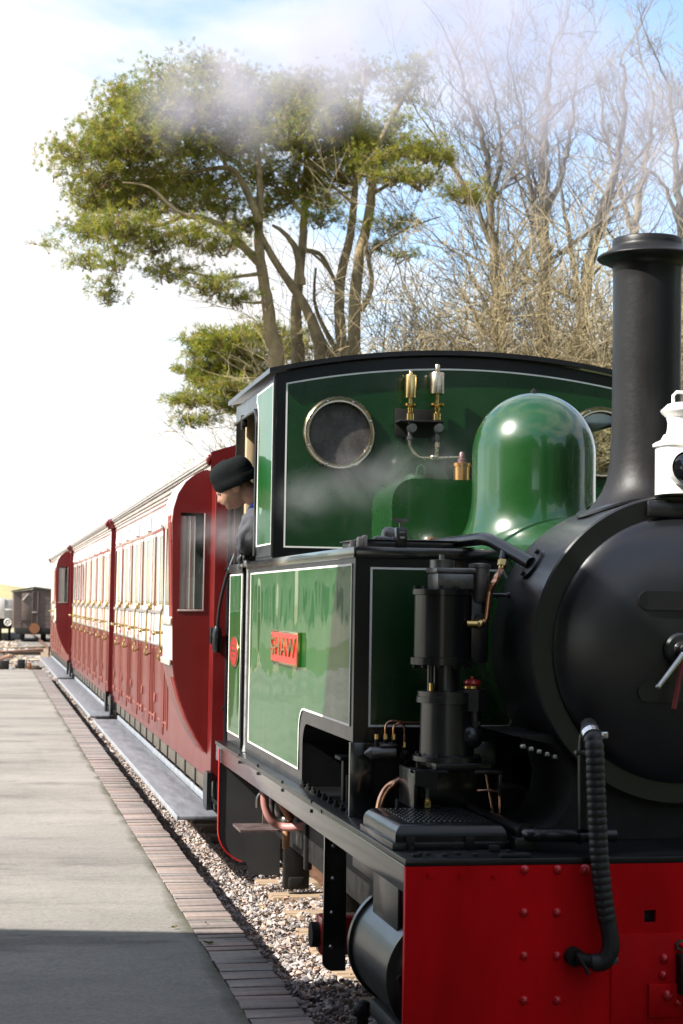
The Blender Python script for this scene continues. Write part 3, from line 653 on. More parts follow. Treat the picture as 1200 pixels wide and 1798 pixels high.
b = MB(); b.box(1.354, 1.3565, 9.77, 9.96, 1.372, 1.382); b.box(1.354, 1.3565, 9.80, 9.93, 1.345, 1.351); b.box(1.354, 1.3565, 9.80, 9.93, 1.402, 1.408); part(b, 'plate_bars', M['brass'], ovp, smooth=False)
for yy, zz in ((9.62, 1.86), (9.56, 1.88)):
    pass
b = MB(); b.tube([(1.372, 9.40, .853), (1.372, 9.40, .89), (1.372, 9.40, 1.845)], [.024, .017, .017], 12); part(b, 'handrail', M['steel'], LOC)
b = MB(); b.rbox(1.40, 1.46, 9.35, 9.63, .8505, 1.85, .002); part(b, 'cab_doorway_back', M['black_dull'], LOC)
b = MB(); b.rbox(1.352, 1.40, 9.345, 9.62, 1.845, 1.872, .003); b.rbox(1.345, 1.36, 9.50, 9.535, 1.84, 1.885, .003); b.cyl((1.352, 9.33, 1.862), (1.344, 9.33, 1.862), .014, n=10); b.cyl((1.356, 9.70, 1.84), (1.348, 9.70, 1.84), .014, n=10); part(b, 'door_hinge', M['steel'], LOC)
def roofz(x, crown=2.895, drop=.118): return crown - drop*((x-XC)/1.0)**2
NR = 28
def arch_poly(x0, x1, zb, dz=0.0):
    xs = [x0+(x1-x0)*i/NR for i in range(NR+1)]
    return [(x1, zb), (x0, zb)] + [(x, roofz(x)+dz) for x in xs]
pl_c = at(596, 762, y=YCF); ports = [(pl_c.x, 2.49), (2*XC-pl_c.x, 2.49)]
cfront = sheet('cab_front', list(reversed(arch_poly(XT, XTR, 1.852))), [circle(*p, .150) for p in ports], 'xz', YCF, .012, M['black'], LOC)
gp = list(reversed(arch_poly(1.411, 2*XC-1.411, 1.920, -.058)))
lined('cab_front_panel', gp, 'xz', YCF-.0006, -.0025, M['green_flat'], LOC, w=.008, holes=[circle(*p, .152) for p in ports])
for i, p in enumerate(ports):
    b = MB(); b.lathe([(.150, .012), (.150, -.010), (.156, -.020), (.166, -.0165), (.174, -.020), (.182, -.012), (.185, -.003), (.185, .0)], (p[0], YCF-.003, p[1]), 'y', 56, False)
    ring = part(b, 'porthole_rim', M['gunmetal'], LOC, ang=50)
    for k in range(8):
        a = 2*math.pi*(k+.5)/8; bolt(ring, (p[0]+.168*math.cos(a), YCF-.021, p[1]+.168*math.sin(a)), .006, M['steel'], h=.003, name='screw')
    b = MB(); b.cyl((p[0], YCF+.004, p[1]), (p[0], YCF+.008, p[1]), .151, n=40); part(b, 'porthole_glass', M['glass_smoky'] if i == 0 else M['glass'], LOC)
b = MB(); b.tube([(XT-.001, YCF-.004, 1.872), (XT-.001, YCF-.004, 2.76)], .011, 10); part(b, 'corner_bead', M['black'], LOC)
for s in (0, 1):
    xx = XT if s == 0 else XTR-.012
    # side sheet with rounded doorway head
    y0, y1, ye = YCF+.012, 9.10, 9.93
    poly = [(y0, 1.855), (y1, 1.855), (y1, 2.56)] + arc(y1+.10, 2.56, .10, 180, 90, 8)[1:] + [(ye, 2.66), (ye, 2.755), (y0, 2.755)]
    cs = sheet('cab_side', poly, [], 'yz', xx, .012, M['black'], LOC)
    pol2 = [(y0+.03, 1.935), (y1-.035, 1.935), (y1-.035, 2.60)] + arc(y1+.065, 2.60, .10, 180, 112, 6)[1:] + [(y1+.02, 2.735), (y0+.03, 2.735)]
    lined('cab_side_panel', pol2, 'yz', xx-.0006 if s == 0 else xx+.0126, -.0025 if s == 0 else .0025, M['green'], cs)
    b = MB(); xm = xx-.004 if s == 0 else xx+.016
    b.tube([(xm, y1, 1.89), (xm, y1, 2.56)] + [(xm, p[0], p[1]) for p in arc(y1+.10, 2.56, .10, 180, 90, 8)] + [(xm, ye, 2.66)], .011, 8); part(b, 'doorway_bead', M['black'], cs)
    b = MB(); xj = xx+.06 if s == 0 else xx-.11
    b.rbox(xj, xj+.05, 9.93, 9.99, 1.84, 2.72, .006); b.rbox(xj, xj+.045, 9.52, 9.56, 1.85, 2.70, .006) if s == 0 else None
    part(b, 'doorway_post', M['cream_wood'], cs)
    if s == 0:
        b = MB(); b.rbox(xx-.012, xx+.02, 9.62, 9.66, 2.615, 2.66, .006); b.cyl((xx-.004, 9.64, 2.60), (xx-.004, 9.64, 2.68), .012, n=10); part(b, 'roof_bracket', M['black_dull'], cs)
        b = MB()
        for k in range(12): yy = 8.60+k*.04; b.lathe([(.010, 0), (.010, .008), (0, .010)], (XT+.006, yy, 1.872), n=6)
        part(b, 'side_sheet_bolts', M['black_dull'], cs)['kind'] = 'stuff'
b = MB(); b.box(XT+.01, XTR-.01, 9.99, 10.01, 1.842, 2.10)
b.box(XT+.01, 1.70, 9.99, 10.01, 2.10, 2.75); b.box(2*XC-1.70, XTR-.01, 9.99, 10.01, 2.10, 2.75); b.box(1.70, 2*XC-1.70, 9.99, 10.01, 2.10, 2.86)
part(b, 'cab_rear', M['black_dull'], LOC)
b = MB(); b.box(1.45, 3.27, 8.60, 8.75, .86, 2.1); b.cyl((2.0, 8.78, 2.1), (2.0, 8.70, 2.1), .10); b.box(1.85, 2.9, 8.7, 8.72, 2.12, 2.3); part(b, 'backhead', M['black_dull'], LOC)
xs = [XT-.035+(XTR-XT+.07)*i/NR for i in range(NR+1)]
b = MB(); b.prism([(x, roofz(x)+.006) for x in xs]+[(x, roofz(x)+.030) for x in reversed(xs)], YCF-.035, 1.53, 'xz'); part(b, 'cab_roof', M['black'], LOC)
# --- boiler, smokebox, chimney, dome
b = MB(); b.lathe([(.505, 6.335), (.505, 8.54)], (XC, 0, BZ), 'y', 96); part(b, 'boiler', M['green_dome'], LOC)
for yy in (6.345, 6.93): b = MB(); b.lathe([(.505, yy), (.511, yy+.002), (.511, yy+.038), (.505, yy+.04)], (XC, 0, BZ), 'y', 96); part(b, 'boiler_band', M['green_flat'], LOC)
b = MB(); b.lathe([(.40, 5.83), (.528, 5.83), (.528, 6.33), (.50, 6.334)], (XC, 0, BZ), 'y', 96); sbx = part(b, 'smokebox', M['black_satin'], LOC)
b = MB(); b.lathe([(.452, 5.80), (.530, 5.797), (.536, 5.803), (.536, 5.829), (.45, 5.829)], (XC, 0, BZ), 'y', 96); part(b, 'smokebox_ring', M['black_satin'], sbx)
b = MB(); b.lathe([(.462, 5.798), (.462, 5.788), (.452, 5.776), (.42, 5.762), (.36, 5.742), (.28, 5.724), (.20, 5.714), (.10, 5.708), (0, 5.706)], (XC, 0, BZ), 'y', 96); door = part(b, 'smokebox_door', M['black_satin'], LOC)
for z in (BZ+.167, BZ-.145):
    b = MB(); xa = XC-.155
    pts = []
    for i in range(11):
        x = xa+i*(.62/10); rr = math.hypot(x-XC, z-BZ); yy = 5.706+.22*min(rr, .46)**2*1.25
        pts.append((x, yy))
    vs = []; fs = []
    for (x, yy) in pts:
        vs += [(x, yy-.013, z-.032), (x, yy-.013, z+.032), (x, yy+.02, z+.032), (x, yy+.02, z-.032)]
    for i in range(10):
        for k in range(4): fs.append((i*4+k, i*4+(k+1) % 4, i*4+4+(k+1) % 4, i*4+4+k))
    fs += [(3, 2, 1, 0), (40, 41, 42, 43)]; b.add(vs, fs); b.lathe([(.032, 0), (.032, .03)], (xa, pts[0][1]-.013, z), 'y', 20)
    part(b, 'door_strap', M['black_satin'], door)
dc = at(1196, 1141, y=5.69)
b = MB(); b.lathe([(.058, 5.70), (.058, 5.69), (.050, 5.682), (.030, 5.68), (.024, 5.672), (.024, 5.640), (.016, 5.632), (0, 5.630)], (dc.x, 0, dc.z), 'y', 36); dart = part(b, 'door_dart', M['black_satin'], door)
h1 = at(1156, 1206, y=5.60); h2 = at(1183, 1246, y=5.62)
b = MB(); b.tube([(dc.x, 5.645, dc.z), h1], [.011, .008], 10); b.ell(h1, (.0095, .0095, .0095)); part(b, 'door_handle', M['steel'], dart)
b = MB(); b.tube([(dc.x, 5.66, dc.z), h2], [.011, .009], 10); part(b, 'door_handle', mat('worn red handle', (.16, .02, .02), .4, metal=.4), dart)
# lamp bracket plate on the smokebox top
q0 = at(1137, 893, y=5.78); b = MB(); b.rbox(q0.x, q0.x+.30, 5.772, 5.792, BZ+.455, BZ+.515, .01); part(b, 'lamp_bracket', M['black_satin'], sbx)
CHY = 6.11
b = MB(); b.lathe([(.250, 2.022), (.245, 2.034), (.215, 2.043), (.185, 2.058), (.160, 2.082), (.143, 2.12), (.133, 2.18), (.1265, 2.30), (.1245, 2.50), (.1245, 2.84), (.126, 2.895), (.131, 2.908), (.155, 2.920), (.180, 2.931), (.1845, 2.936), (.184, 2.940), (.176, 2.946), (.156, 2.956), (.138, 2.967), (.1295, 2.977), (.1285, 2.984), (.1285, 3.003), (.126, 3.007), (.116, 3.007), (.118, 2.98), (.112, 2.6)], (XC-.01, CHY, 0), 'z', 72)
def skirt(p):
    x, yv, z_ = p; r = math.hypot(x-XC+.01, yv-CHY); w = min(1, max(0, (r-.128)/.09)) if z_ < 2.4 else 0
    return (x, yv, z_+w*(math.sqrt(.528**2-min(.25, (x-XC)**2))-.528))
b.v = [skirt(p) for p in b.v]
part(b, 'chimney', M['chimney'], LOC, ang=60)
b = MB()  # saddle shaped base flange following the smokebox
vs = []; fs = []; na = 48
for k, (r, t) in enumerate([(.255, .002), (.255, .010), (.22, .014)]):
    for j in range(na):
        a = 2*math.pi*j/na; x = r*math.cos(a); yy = r*.9*math.sin(a); vs.append((XC-.01+x, CHY+yy, BZ+math.sqrt(.529**2-x*x)+t))
for k in range(2):
    for j in range(na): fs.append((k*na+j, k*na+(j+1) % na, (k+1)*na+(j+1) % na, (k+1)*na+j))
b.add(vs, fs); part(b, 'chimney_base', M['black_satin'], LOC)
DY = 7.478; DX = 2.352; DR = .2725
b = MB(); prof = [(.36, 1.90), (.325, 1.945), (.302, 1.985), (.287, 2.025), (.2785, 2.07), (.2735, 2.11), (DR, 2.16), (DR, 2.322)] + [(DR*math.cos(R_(a)), 2.322+DR*math.sin(R_(a))) for a in range(6, 90, 6)] + [(0, 2.322+DR)]
b.lathe(prof, (DX, DY, 0), 'z', 96); dome = part(b, 'dome', M['green_dome'], LOC, ang=80)
b = MB(); b.cyl((DX, DY, 2.59), (DX, DY, 2.607), .018, n=6); b.cyl((DX, DY, 2.607), (DX, DY, 2.615), .010, n=8); part(b, 'dome_nut', M['black_dull'], dome)
b = MB(); b.tube([(DX+DR*.985+.004, DY-.03, 1.98), (DX+DR*.985+.004, DY-.03, 2.30)] + [(DX+(DR+.004)*math.cos(R_(a)), DY-.03, 2.30+(DR+.004)*math.sin(R_(a))) for a in range(8, 40, 8)], .007, 8); part(b, 'dome_pipe', M['gunmetal'], dome)
# saddle under the smokebox
sp = [at(px, py, y=5.84) for px, py in [(902, 1302), (940, 1300), (979, 1308), (996, 1335), (1005, 1371), (1000, 1412), (979, 1445), (953, 1458)]]
left = [(p.x, p.z) for p in sp]
left[0] = (left[0][0], left[0][1]+.02)
poly = left + [(left[-1][0]-.03, .852)] ; poly = poly + [(2*XC-x, z) for x, z in reversed(poly)]
b = MB(); b.prism(poly, 5.84, .46, 'xz'); sad = part(b, 'smokebox_saddle', M['black_dull'], LOC)
for i in range(5):
    q = at(912+i*14, 1308+i*4.5, y=5.90); b = MB(); b.rbox(q.x-.008, q.x+.008, q.y-.05, q.y-.03, q.z-.009, q.z+.006, .003); part(b, 'saddle_bolt', M['steel'], sad)
# box over the firebox with filler and brass valve
b = MB(); fxl = 1.852; hw = XC-fxl
rc = .11; polyf = [(fxl, 1.86), (fxl, 2.245-rc)] + arc(fxl+rc, 2.245-rc, rc, 180, 90, 10)[1:] ; polyf = polyf + [(2*XC-x, z) for x, z in reversed(polyf)]
b.prism(polyf, 8.09, .45, 'xz'); part(b, 'firebox_casing', M['green_dome'], LOC)
q = at(737, 838, y=8.3); b = MB(); b.lathe([(.075, 2.244), (.075, 2.266), (.070, 2.268), (.070, 2.276), (0, 2.278)], (q.x, 8.30, 0), 'z', 32); fil = part(b, 'filler_cap', M['green_flat'], LOC)
b = MB(); b.tube([(q.x-.02, 8.27, 2.276), (q.x-.014, 8.27, 2.312), (q.x, 8.27, 2.322), (q.x+.014, 8.27, 2.312), (q.x+.02, 8.27, 2.276)], .009, 8); part(b, 'cap_handle', M['green_flat'], fil)
q = at(811, 830, y=8.2); b = MB(); b.lathe([(.040, 2.243), (.040, 2.315), (.046, 2.317), (.047, 2.332), (.030, 2.336)], (q.x, 8.2, 0), 'z', 32); sv = part(b, 'safety_valve', mat('warm brass', (.66, .36, .12), .28, metal=1, vary=.15), LOC)
b = MB(); b.lathe([(.022, 2.335), (.022, 2.352), (.014, 2.356), (.014, 2.38), (.008, 2.388), (0, 2.39)], (q.x, 8.2, 0), 'z', 16); part(b, 'valve_spindle', mat('purple bronze', (.16, .09, .09), .45, metal=.7), sv)
# --- whistles on the cab front
def whistle(px, pt, pcap, pb, rb_, rc_, colr, nm):
    yy = YCF-.075; x = at(px, 700, y=yy).x; z = lambda p: at(px, p, y=yy).z
    b = MB(); zt = z(pt)
    b.lathe([(rb_, z(pb)), (rb_, z(pcap)), (rb_*.93, z(pcap)+.006), (rb_*.36, z(pcap)+.012), (rb_*.34, zt-.006), (rb_*.26, zt), (0, zt)], (x, yy, 0), 'z', 32); w = part(b, 'whistle', M[colr], LOC)
    b = MB(); z7 = z(712); b.lathe([(.013, z(742)), (.022, z(738)), (.022, z(727)), (.014, z(724)), (rb_*.5, z(716)), (rb_, z7-.002), (rb_*1.04, z7+.008), (rb_*.8, z7+.010), (.010, z7+.011), (.010, z(pb)+.002)], (x, yy, 0), 'z', 28); part(b, 'whistle_cup', M['brass'], w)
    b = MB(); b.tube([(x, yy, z(775)), (x, yy, z(742))], .011, 10); b.ell((x+.004, yy-.014, z(752)), (.026, .016, .026)); b.cyl((x+.006, yy-.028, z(752)), (x+.006, yy-.034, z(752)), .021, n=18); b.cyl((x, yy, z(766)), (x, yy, z(772)), .016, n=6); part(b, 'whistle_cock', M['dark_steel'], w)
    return x, yy, z
x1, yy, zf = whistle(721, 652, 661, 699, .031, .02, 'brass', 'a')
x2, yy, zf2 = whistle(768, 640, 657, 692, .040, .02, 'gunmetal', 'b')
q = at(698, 740, y=YCF-.06); q1 = at(776, 740, y=YCF-.06)
b = MB(); b.rbox(q.x, q1.x, YCF-.11, YCF-.004, q.z-.004, q.z+.006, .002); b.rbox(q.x+.0, q1.x-.03, YCF-.012, YCF-.0045, q.z-.07, q.z+.07, .002); part(b, 'whistle_bracket', M['black_dull'], LOC)
b = MB(); b.tube(smooth_path([Vector((x1, yy, zf(775))), Vector((x1+.004, yy, zf(786))), at(735, 802, y=yy), at(752, 804, y=yy), at(768, 804, y=yy), at(812, 803, y=yy)], 6), .0075, 10); b.tube([(x2, yy, zf(775)), (x2, yy, zf(806))], .010, 10); b.cyl((x2, yy, zf(784)), (x2, yy, zf(775)), .015, n=6); b.ell(at(762, 803, y=yy), (.022, .02, .016)); part(b, 'steam_pipe', M['gunmetal'], LOC)
# --- fittings on the tank top
q0 = at(628, 963, y=6.62); b = MB(); b.rbox(1.395, 1.76, 6.60, 6.98, 1.8555, 1.894, .004); b.rbox(1.385, 1.77, 6.59, 6.99, 1.893, 1.899, .002); tt = part(b, 'tank_lid', M['black'], LOC)
xx = at(703, 940, y=6.62).x; b = MB(); b.rbox(xx-.022, xx+.022, 6.59, 6.64, 1.87, 1.945, .003); lev = part(b, 'valve_gland', M['black_satin'], LOC)
b = MB(); b.box(xx-.010, xx+.010, 6.588, 6.592, 1.925, 1.929); b.box(xx-.008, xx+.010, 6.586, 6.592, 1.903, 1.910); part(b, 'gland_slots', M['steel'], lev, smooth=False)
b = MB(); b.cyl((xx, 6.615, 1.945), (xx, 6.615, 1.968), .006, n=8); b.prism([(xx-.012, 1.965), (xx+.012, 1.965), (xx+.036, 1.974), (xx+.038, 1.980), (xx-.038, 1.980), (xx-.036, 1.974)], 6.607, .016, 'xz'); part(b, 'tee_handle', M['dark_steel'], lev)
xx = at(683, 945, y=6.72).x; b = MB(); b.lathe([(.030, 1.898), (.030, 1.925), (.026, 1.94), (.016, 1.950), (0, 1.953)], (xx, 6.72, 0), 'z', 20); part(b, 'valve_bonnet', M['dark_steel'], LOC)
b = MB(); b.rbox(1.372, 1.392, 6.56, 6.60, 1.8665, 1.905, .006); part(b, 'lid_hinge', M['gutter'], LOC)
b = MB(); b.rbox(1.394, 1.41, 6.57, 6.60, 1.8665, 1.912, .004); part(b, 'lid_hinge', M['gutter'], LOC)
b = MB(); b.cyl((1.372, 6.66, 1.866), (1.372, 6.66, 1.895), .012, n=10); part(b, 'hinge_pin', M['gutter'], LOC)
for k in range(3):
    b = MB(); b.ell((1.47+.03*k, 6.66+.02*k, 1.903), (.02, .02, .012)); part(b, 'lid_nut', M['dark_steel'], LOC)
# --- black steam pipe from tank top to smokebox, with copper branch
e0 = at(758, 957, y=6.98); e1 = at(856, 945, y=6.42); e2 = at(934, 990, y=6.10)
def bend(a, b_, c, k=.06): 
    a, b_, c = Vector(a), Vector(b_), Vector(c); u = (a-b_).normalized()*k; v = (c-b_).normalized()*k
    return [a]+[(1-t)**2*(b_+u)+2*t*(1-t)*b_+t*t*(b_+v) for t in [i/8 for i in range(9)]]+[c]
b = MB(); b.tube(bend(e0, e1, e2, .07), .0245, 18); spipe = part(b, 'exhaust_pipe', M['black'], LOC)
nrm = (e2-Vector((XC, e2.y, BZ))).normalized()
b = MB(); b.tube([e2-nrm*.012, e2+nrm*.004], .062, 24); fl = part(b, 'pipe_flange', M['black_satin'], spipe)
tang = nrm.cross(Vector((0, 1, 0))).normalized()
for s in (-1, 1): bolt(spipe, e2+tang*.048*s+nrm*.003, .009, M['black_dull'], axis=nrm, h=.012, hexa=True, name='bolt')
b = MB(); b.cyl(e0+Vector((0, 0, 0)), e0+(e1-e0).normalized()*.03, .034, n=6); part(b, 'pipe_union', mat('tarnished bronze', (.35, .2, .08), .4, metal=.9), spipe)
t0 = e1.lerp(e2, .42); t1 = at(884, 985, y=6.24); 
b = MB(); b.tube([t0, t1], .0175, 14); part(b, 'pipe_tee', M['black'], spipe)
u1 = at(881, 1000, y=6.235); b = MB(); b.tube([t1+(t0-t1).normalized()*.004, t1.lerp(u1, .6)], .019, 6); b.tube([t1.lerp(u1, .6), u1], .014, 10); part(b, 'brass_union', M['brass'], spipe)
b = MB(); b.tube(smooth_path([u1, at(870, 1018, y=6.11), at(860, 1040, y=6.11), at(856, 1070, y=6.11), at(853, 1088, y=6.11), at(845, 1095, y=6.11)], 8), .0125, 14); cp = part(b, 'copper_pipe', M['copper'], LOC)
c = at(843, 1096, y=6.09); b = MB(); b.ell(c, (.018, .018, .018)); b.cyl(c+Vector((-.012, 0, 0)), c+Vector((-.05, .0, 0)), .014, n=12); part(b, 'pipe_elbow', M['brass'], cp)
q0 = at(863, 1045, y=6.22); b = MB(); b.tube([q0, q0+Vector((.06, -.02, 0))], .007, 8); b.ell(q0+Vector((.062, -.02, .001)), (.011, .011, .011)); part(b, 'pipe_stay', M['black'], LOC)
# --- air pump
PY = 6.17; pcx = 1.612
pump = None
b = MB(); b.lathe([(.112, 1.437), (.112, 1.462), (.100, 1.464), (.100, 1.685), (.108, 1.687), (.108, 1.706), (.06, 1.709)], (pcx-.01, PY, 0), 'z', 44); pump = part(b, 'air_pump', M['black'], LOC)
for k in range(10):
    a = 2*math.pi*k/10; bolt(pump, (pcx-.01+.097*math.cos(a), PY+.097*math.sin(a), 1.705), .009, M['black_dull'], (0, 0, 1), 'cylinder_bolt', .013, True)
    bolt(pump, (pcx-.01+.097*math.cos(a), PY+.097*math.sin(a), 1.438), .009, M['black_dull'], (0, 0, -1), 'cylinder_bolt', .012, True)
b = MB(); b.rbox(1.565, 1.70, PY-.075, PY+.075, 1.7065, 1.765, .008); b.rbox(1.56, 1.705, PY-.08, PY+.08, 1.765, 1.783, .004); b.lathe([(.030, 1.66), (.036, 1.672), (.036, 1.785), (.04, 1.787), (.04, 1.80), (.0, 1.804)], (1.735, PY-.02, 0), 'z', 24); b.lathe([(.045, 1.783), (.045, 1.812), (.0, 1.815)], (1.60, PY, 0), 'z', 24); b.cyl((1.60, PY, 1.81), (1.60, PY, 1.832), .011, n=6)
part(b, 'valve_chest', M['dark_steel'], pump)
b = MB(); b.rbox(1.70, 1.765, PY-.04, PY+.05, 1.445, 1.70, .006); b.cyl((1.735, PY-.04, 1.60), (1.735, PY-.055, 1.60), .024, n=20); part(b, 'steam_passage', M['black_satin'], pump)
b = MB(); b.lathe([(.055, 1.34), (.052, 1.36), (.052, 1.437)], (pcx+.005, PY, 0), 'z', 24); b.cyl((1.555, PY-.03, 1.335), (1.555, PY-.03, 1.44), .012, n=10); part(b, 'pump_neck', M['black_satin'], pump)
b = MB(); b.cyl((1.556, PY-.047, 1.345), (1.556, PY-.047, 1.372), .010, n=8); part(b, 'brass_cap', M['brass'], pump)
b = MB(); b.lathe([(.124, 1.095), (.124, 1.112), (.100, 1.118), (.098, 1.30), (.114, 1.302), (.114, 1.322), (.110, 1.324), (.110, 1.342), (.05, 1.344)], (pcx+.016, PY, 0), 'z', 44); part(b, 'air_cylinder', M['black_satin'], pump)
for k in range(8):
    a = 2*math.pi*(k+.3)/8; bolt(pump, (pcx+.016+.113*math.cos(a), PY+.113*math.sin(a), 1.111), .008, M['black_dull'], (0, 0, 1), 'base_bolt', .011, True)
b = MB(); b.rbox(1.555, 1.76, PY-.12, PY+.12, 1.07, 1.094, .003); b.rbox(1.48, 1.49, PY-.11, PY+.12, .936, 1.069, .002); b.rbox(1.48, 1.60, PY-.12, PY-.05, 1.055, 1.0695, .002); b.rbox(1.70, 1.80, PY-.12, PY-.05, 1.055, 1.0695, .002); b.rbox(1.787, 1.80, PY-.12, PY-.1, .98, 1.055, .002)
b.rbox(1.49, 1.55, PY-.02, PY+.0, .936, 1.07, .002); b.rbox(1.55, 1.85, PY+.14, PY+.16, .853, 1.09, .002); b.prism([(1.48, 1.069), (1.56, 1.069), (1.56, 1.0), (1.48, 1.02)], PY-.125, .01, 'xz')
part(b, 'pump_bracket', M['black'], pump)
q = at(829, 1195, y=6.10); gx = q.x
b = MB(); b.lathe([(.014, 1.388), (.030, 1.384), (.032, 1.374), (.025, 1.366), (.025, 1.362)], (gx, 6.10, 0), 'z', 20); b.ell((gx, 6.10, 1.392), (.007, .007, .007)); part(b, 'governor_cap', M['red_gloss'], pump)
b = MB(); b.lathe([(.034, 1.356), (.034, 1.364)], (gx, 6.10, 0), 'z', 24); part(b, 'governor_ring', M['brass'], pump)
b = MB(); b.lathe([(.047, 1.276), (.047, 1.352), (.036, 1.355)], (gx+.012, 6.10, 0), 'z', 8); b.lathe([(.022, 1.205), (.022, 1.275)], (gx+.012, 6.10, 0), 'z', 14); b.lathe([(.027, 1.225), (.027, 1.24)], (gx+.012, 6.10, 0), 'z', 6); b.ell((gx+.0, 6.10, 1.185), (.045, .035, .045)); b.tube([(gx, 6.1, 1.185), (gx-.09, 6.14, 1.19)], .025, 14); b.rbox(gx+.01, gx+.10, 6.12, 6.16, 1.075, 1.165, .004); part(b, 'air_governor', M['black_satin'], pump)
b = MB(); b.tube([at(853, 1352, y=6.12), at(866, 1425, y=6.12)], .005, 8); b.tube(smooth_path([at(838, 1388, y=6.1), at(866, 1388, y=6.1), at(877, 1396, y=6.1), at(878, 1428, y=6.1)], 5), .005, 8); part(b, 'drain_pipes', M['copper'], pump)
# --- lubricator with copper loops at the tank front
LY = 6.44; z = lambda px, py, yy=LY: at(px, py, y=yy)
b = MB(); b.tube([z(640, 1323), z(650, 1322), z(652, 1322), z(694, 1321)], [.004, .022, .024, .024], 18); b.rbox(z(666, 1310).x, z(697, 1310).x, LY-.02, LY+.05, z(680, 1312).z, z(680, 1305).z, .006); lub = part(b, 'lubricator', M['dark_steel'], LOC)
b = MB()
for px in (662, 677.5, 692):
    b.cyl(z(px, 1316), z(px, 1298), .009, n=8)
b.tube(smooth_path([z(710, 1312), z(710, 1322), z(716, 1332), z(728, 1334)], 5), [.012]*16, 8); b.ell(z(712, 1325), (.018, .018, .02)); b.cyl(z(718, 1335), z(712, 1342), .008, n=8); part(b, 'oil_unions', M['black_dull'], lub)
for px, py in ((662, 1292), (677.5, 1292), (692, 1292), (710.5, 1306)):
    b = MB(); b.cyl(z(px, py+6), z(px, py-3), .008, n=6); part(b, 'oil_nut', M['brass'], lub)
b = MB(); b.tube(smooth_path([z(677.5, 1290), z(678, 1275), z(684, 1267), z(694, 1266), z(712, 1269), z(748, 1270)], 6), .0045, 8); b.tube(smooth_path([z(692, 1290), z(692.5, 1276), z(700, 1270), z(708, 1273), z(711, 1285), z(710.5, 1303)], 6), .0052, 8); part(b, 'oil_pipes', M['copper'], lub)
b = MB(); b.tube(smooth_path([z(667, 1425, 6.30), z(671, 1405, 6.30), z(680, 1387, 6.30), z(692, 1377, 6.30), z(712, 1368, 6.32), z(740, 1364, 6.34)], 8), .0175, 16); part(b, 'feed_pipe', M['copper'], LOC)
b = MB(); b.rbox(1.60, 1.98, YTF-.20, YTF-.02, .852, .98, .01); b.rbox(1.50, 1.60, 6.40, 6.44, .852, .93, .005); part(b, 'valve_chest_cover', M['black_dull'], LOC)

# --- below the footplate
qh = at(570, 1455, x=XF+.004); HY = qh.y
hb = at(590, 1705, y=HY)
b = MB(); hx1 = at(607, 1600, y=HY).x; hz0 = hb.z
poly = [(XF+.006, .741), (XF+.006, hz0+.04)] + arc(XF+.046, hz0+.04, .04, 180, 270, 6)[1:] + [(hx1+.004, hz0), (hx1, .741)]
b.prism(poly, HY, .016, 'xz'); hang = part(b, 'guard_plate', M['black_edge'], LOC)
for (px, py) in [(586, 1485), (585, 1542), (583, 1602), (581, 1662)]: bolt(hang, at(px, py, y=HY), .009, M['steel'], h=.010)
# cylinder
cyx, cyz, cyr = 1.505, .435, .205
b = MB(); b.lathe([(cyr, 5.66), (cyr, 6.22)], (cyx, 0, cyz), 'y', 64); cyl = part(b, 'cylinder', M['clad'], LOC)
b = MB(); b.lathe([(cyr+.004, 5.66), (cyr+.006, 5.645), (cyr-.01, 5.63), (cyr-.05, 5.622), (0, 5.618)], (cyx, 0, cyz), 'y', 64); part(b, 'cylinder_cover', M['black'], cyl)
b = MB(); b.lathe([(cyr+.012, 6.22), (cyr+.012, 6.25), (0, 6.25)], (cyx, 0, cyz), 'y', 64); part(b, 'rear_cover', M['black'], cyl)
for a in (140, 178, 216, 100, 254): bolt(cyl, (cyx+.165*math.cos(R_(a)), 5.628, cyz+.165*math.sin(R_(a))), .018, M['black_dull'], h=.02, hexa=True, name='bolt')
b = MB(); b.rbox(1.352, 1.366, 5.74, 6.12, .565, .741, .003); part(b, 'cladding_plate', M['clad'], cyl)
b = MB(); b.rbox(1.36, 1.75, 5.70, 6.2, .19, .26, .02); b.tube([(1.42, 5.64, .22), (1.40, 5.60, .17)], .016, 10); b.tube([(1.36, 6.3, .22), (1.36, 6.3, .10)], .022, 10); b.ell((1.36, 6.3, .19), (.035, .035, .035)); part(b, 'drain_cocks', M['black_dull'], cyl)
b = MB(); b.rbox(1.44, 1.52, 6.26, 6.34, .35, .66, .006); b.rbox(1.46, 1.50, 6.25, 7.0, .60, .64, .004); b.rbox(1.46, 1.50, 6.25, 7.0, .30, .34, .004); part(b, 'slide_bars', M['dark_steel'], LOC)
for yy in (7.15, 8.05, 8.95):
    for xw in (1.86, 2.80):
        b = MB(); b.lathe([(.36, -.03), (.385, -.03), (.385, -.018), (.355, -.012), (.355, .045), (.31, .045), (.31, .0), (.06, .0), (.06, .06), (0, .06)] if xw > 2 else [(.36, .03), (.385, .03), (.385, .018), (.355, .012), (.355, -.045), (.31, -.045), (.31, .0), (.06, .0), (.06, -.06), (0, -.06)], (xw, yy, .455), 'x', 48); part(b, 'driving_wheel', M['black_dull'], LOC)
CRY = 7.32
b = MB(); b.rbox(1.385, 1.56, CRY-.06, CRY+.06, .19, .35, .015); crk = part(b, 'outside_crank', M['red_gloss'], LOC)
b = MB(); b.cyl((1.352, CRY, .27), (1.384, CRY, .27), .052, n=28); part(b, 'crank_pin_cap', M['black_dull'], crk)
b = MB(); b.rbox(1.62, 1.72, 6.6, 9.9, .34, .74, .01); part(b, 'outside_frame', M['black_dull'], LOC)
b = MB(); b.rbox(1.66, 1.78, 8.35, 8.50, .10, .55, .01); part(b, 'brake_block', M['black_dull'], LOC)
b = MB(); b.rbox(1.60, 1.64, 8.86, 8.90, .30, .70, .008); part(b, 'spring_hanger', M['black_dull'], LOC)
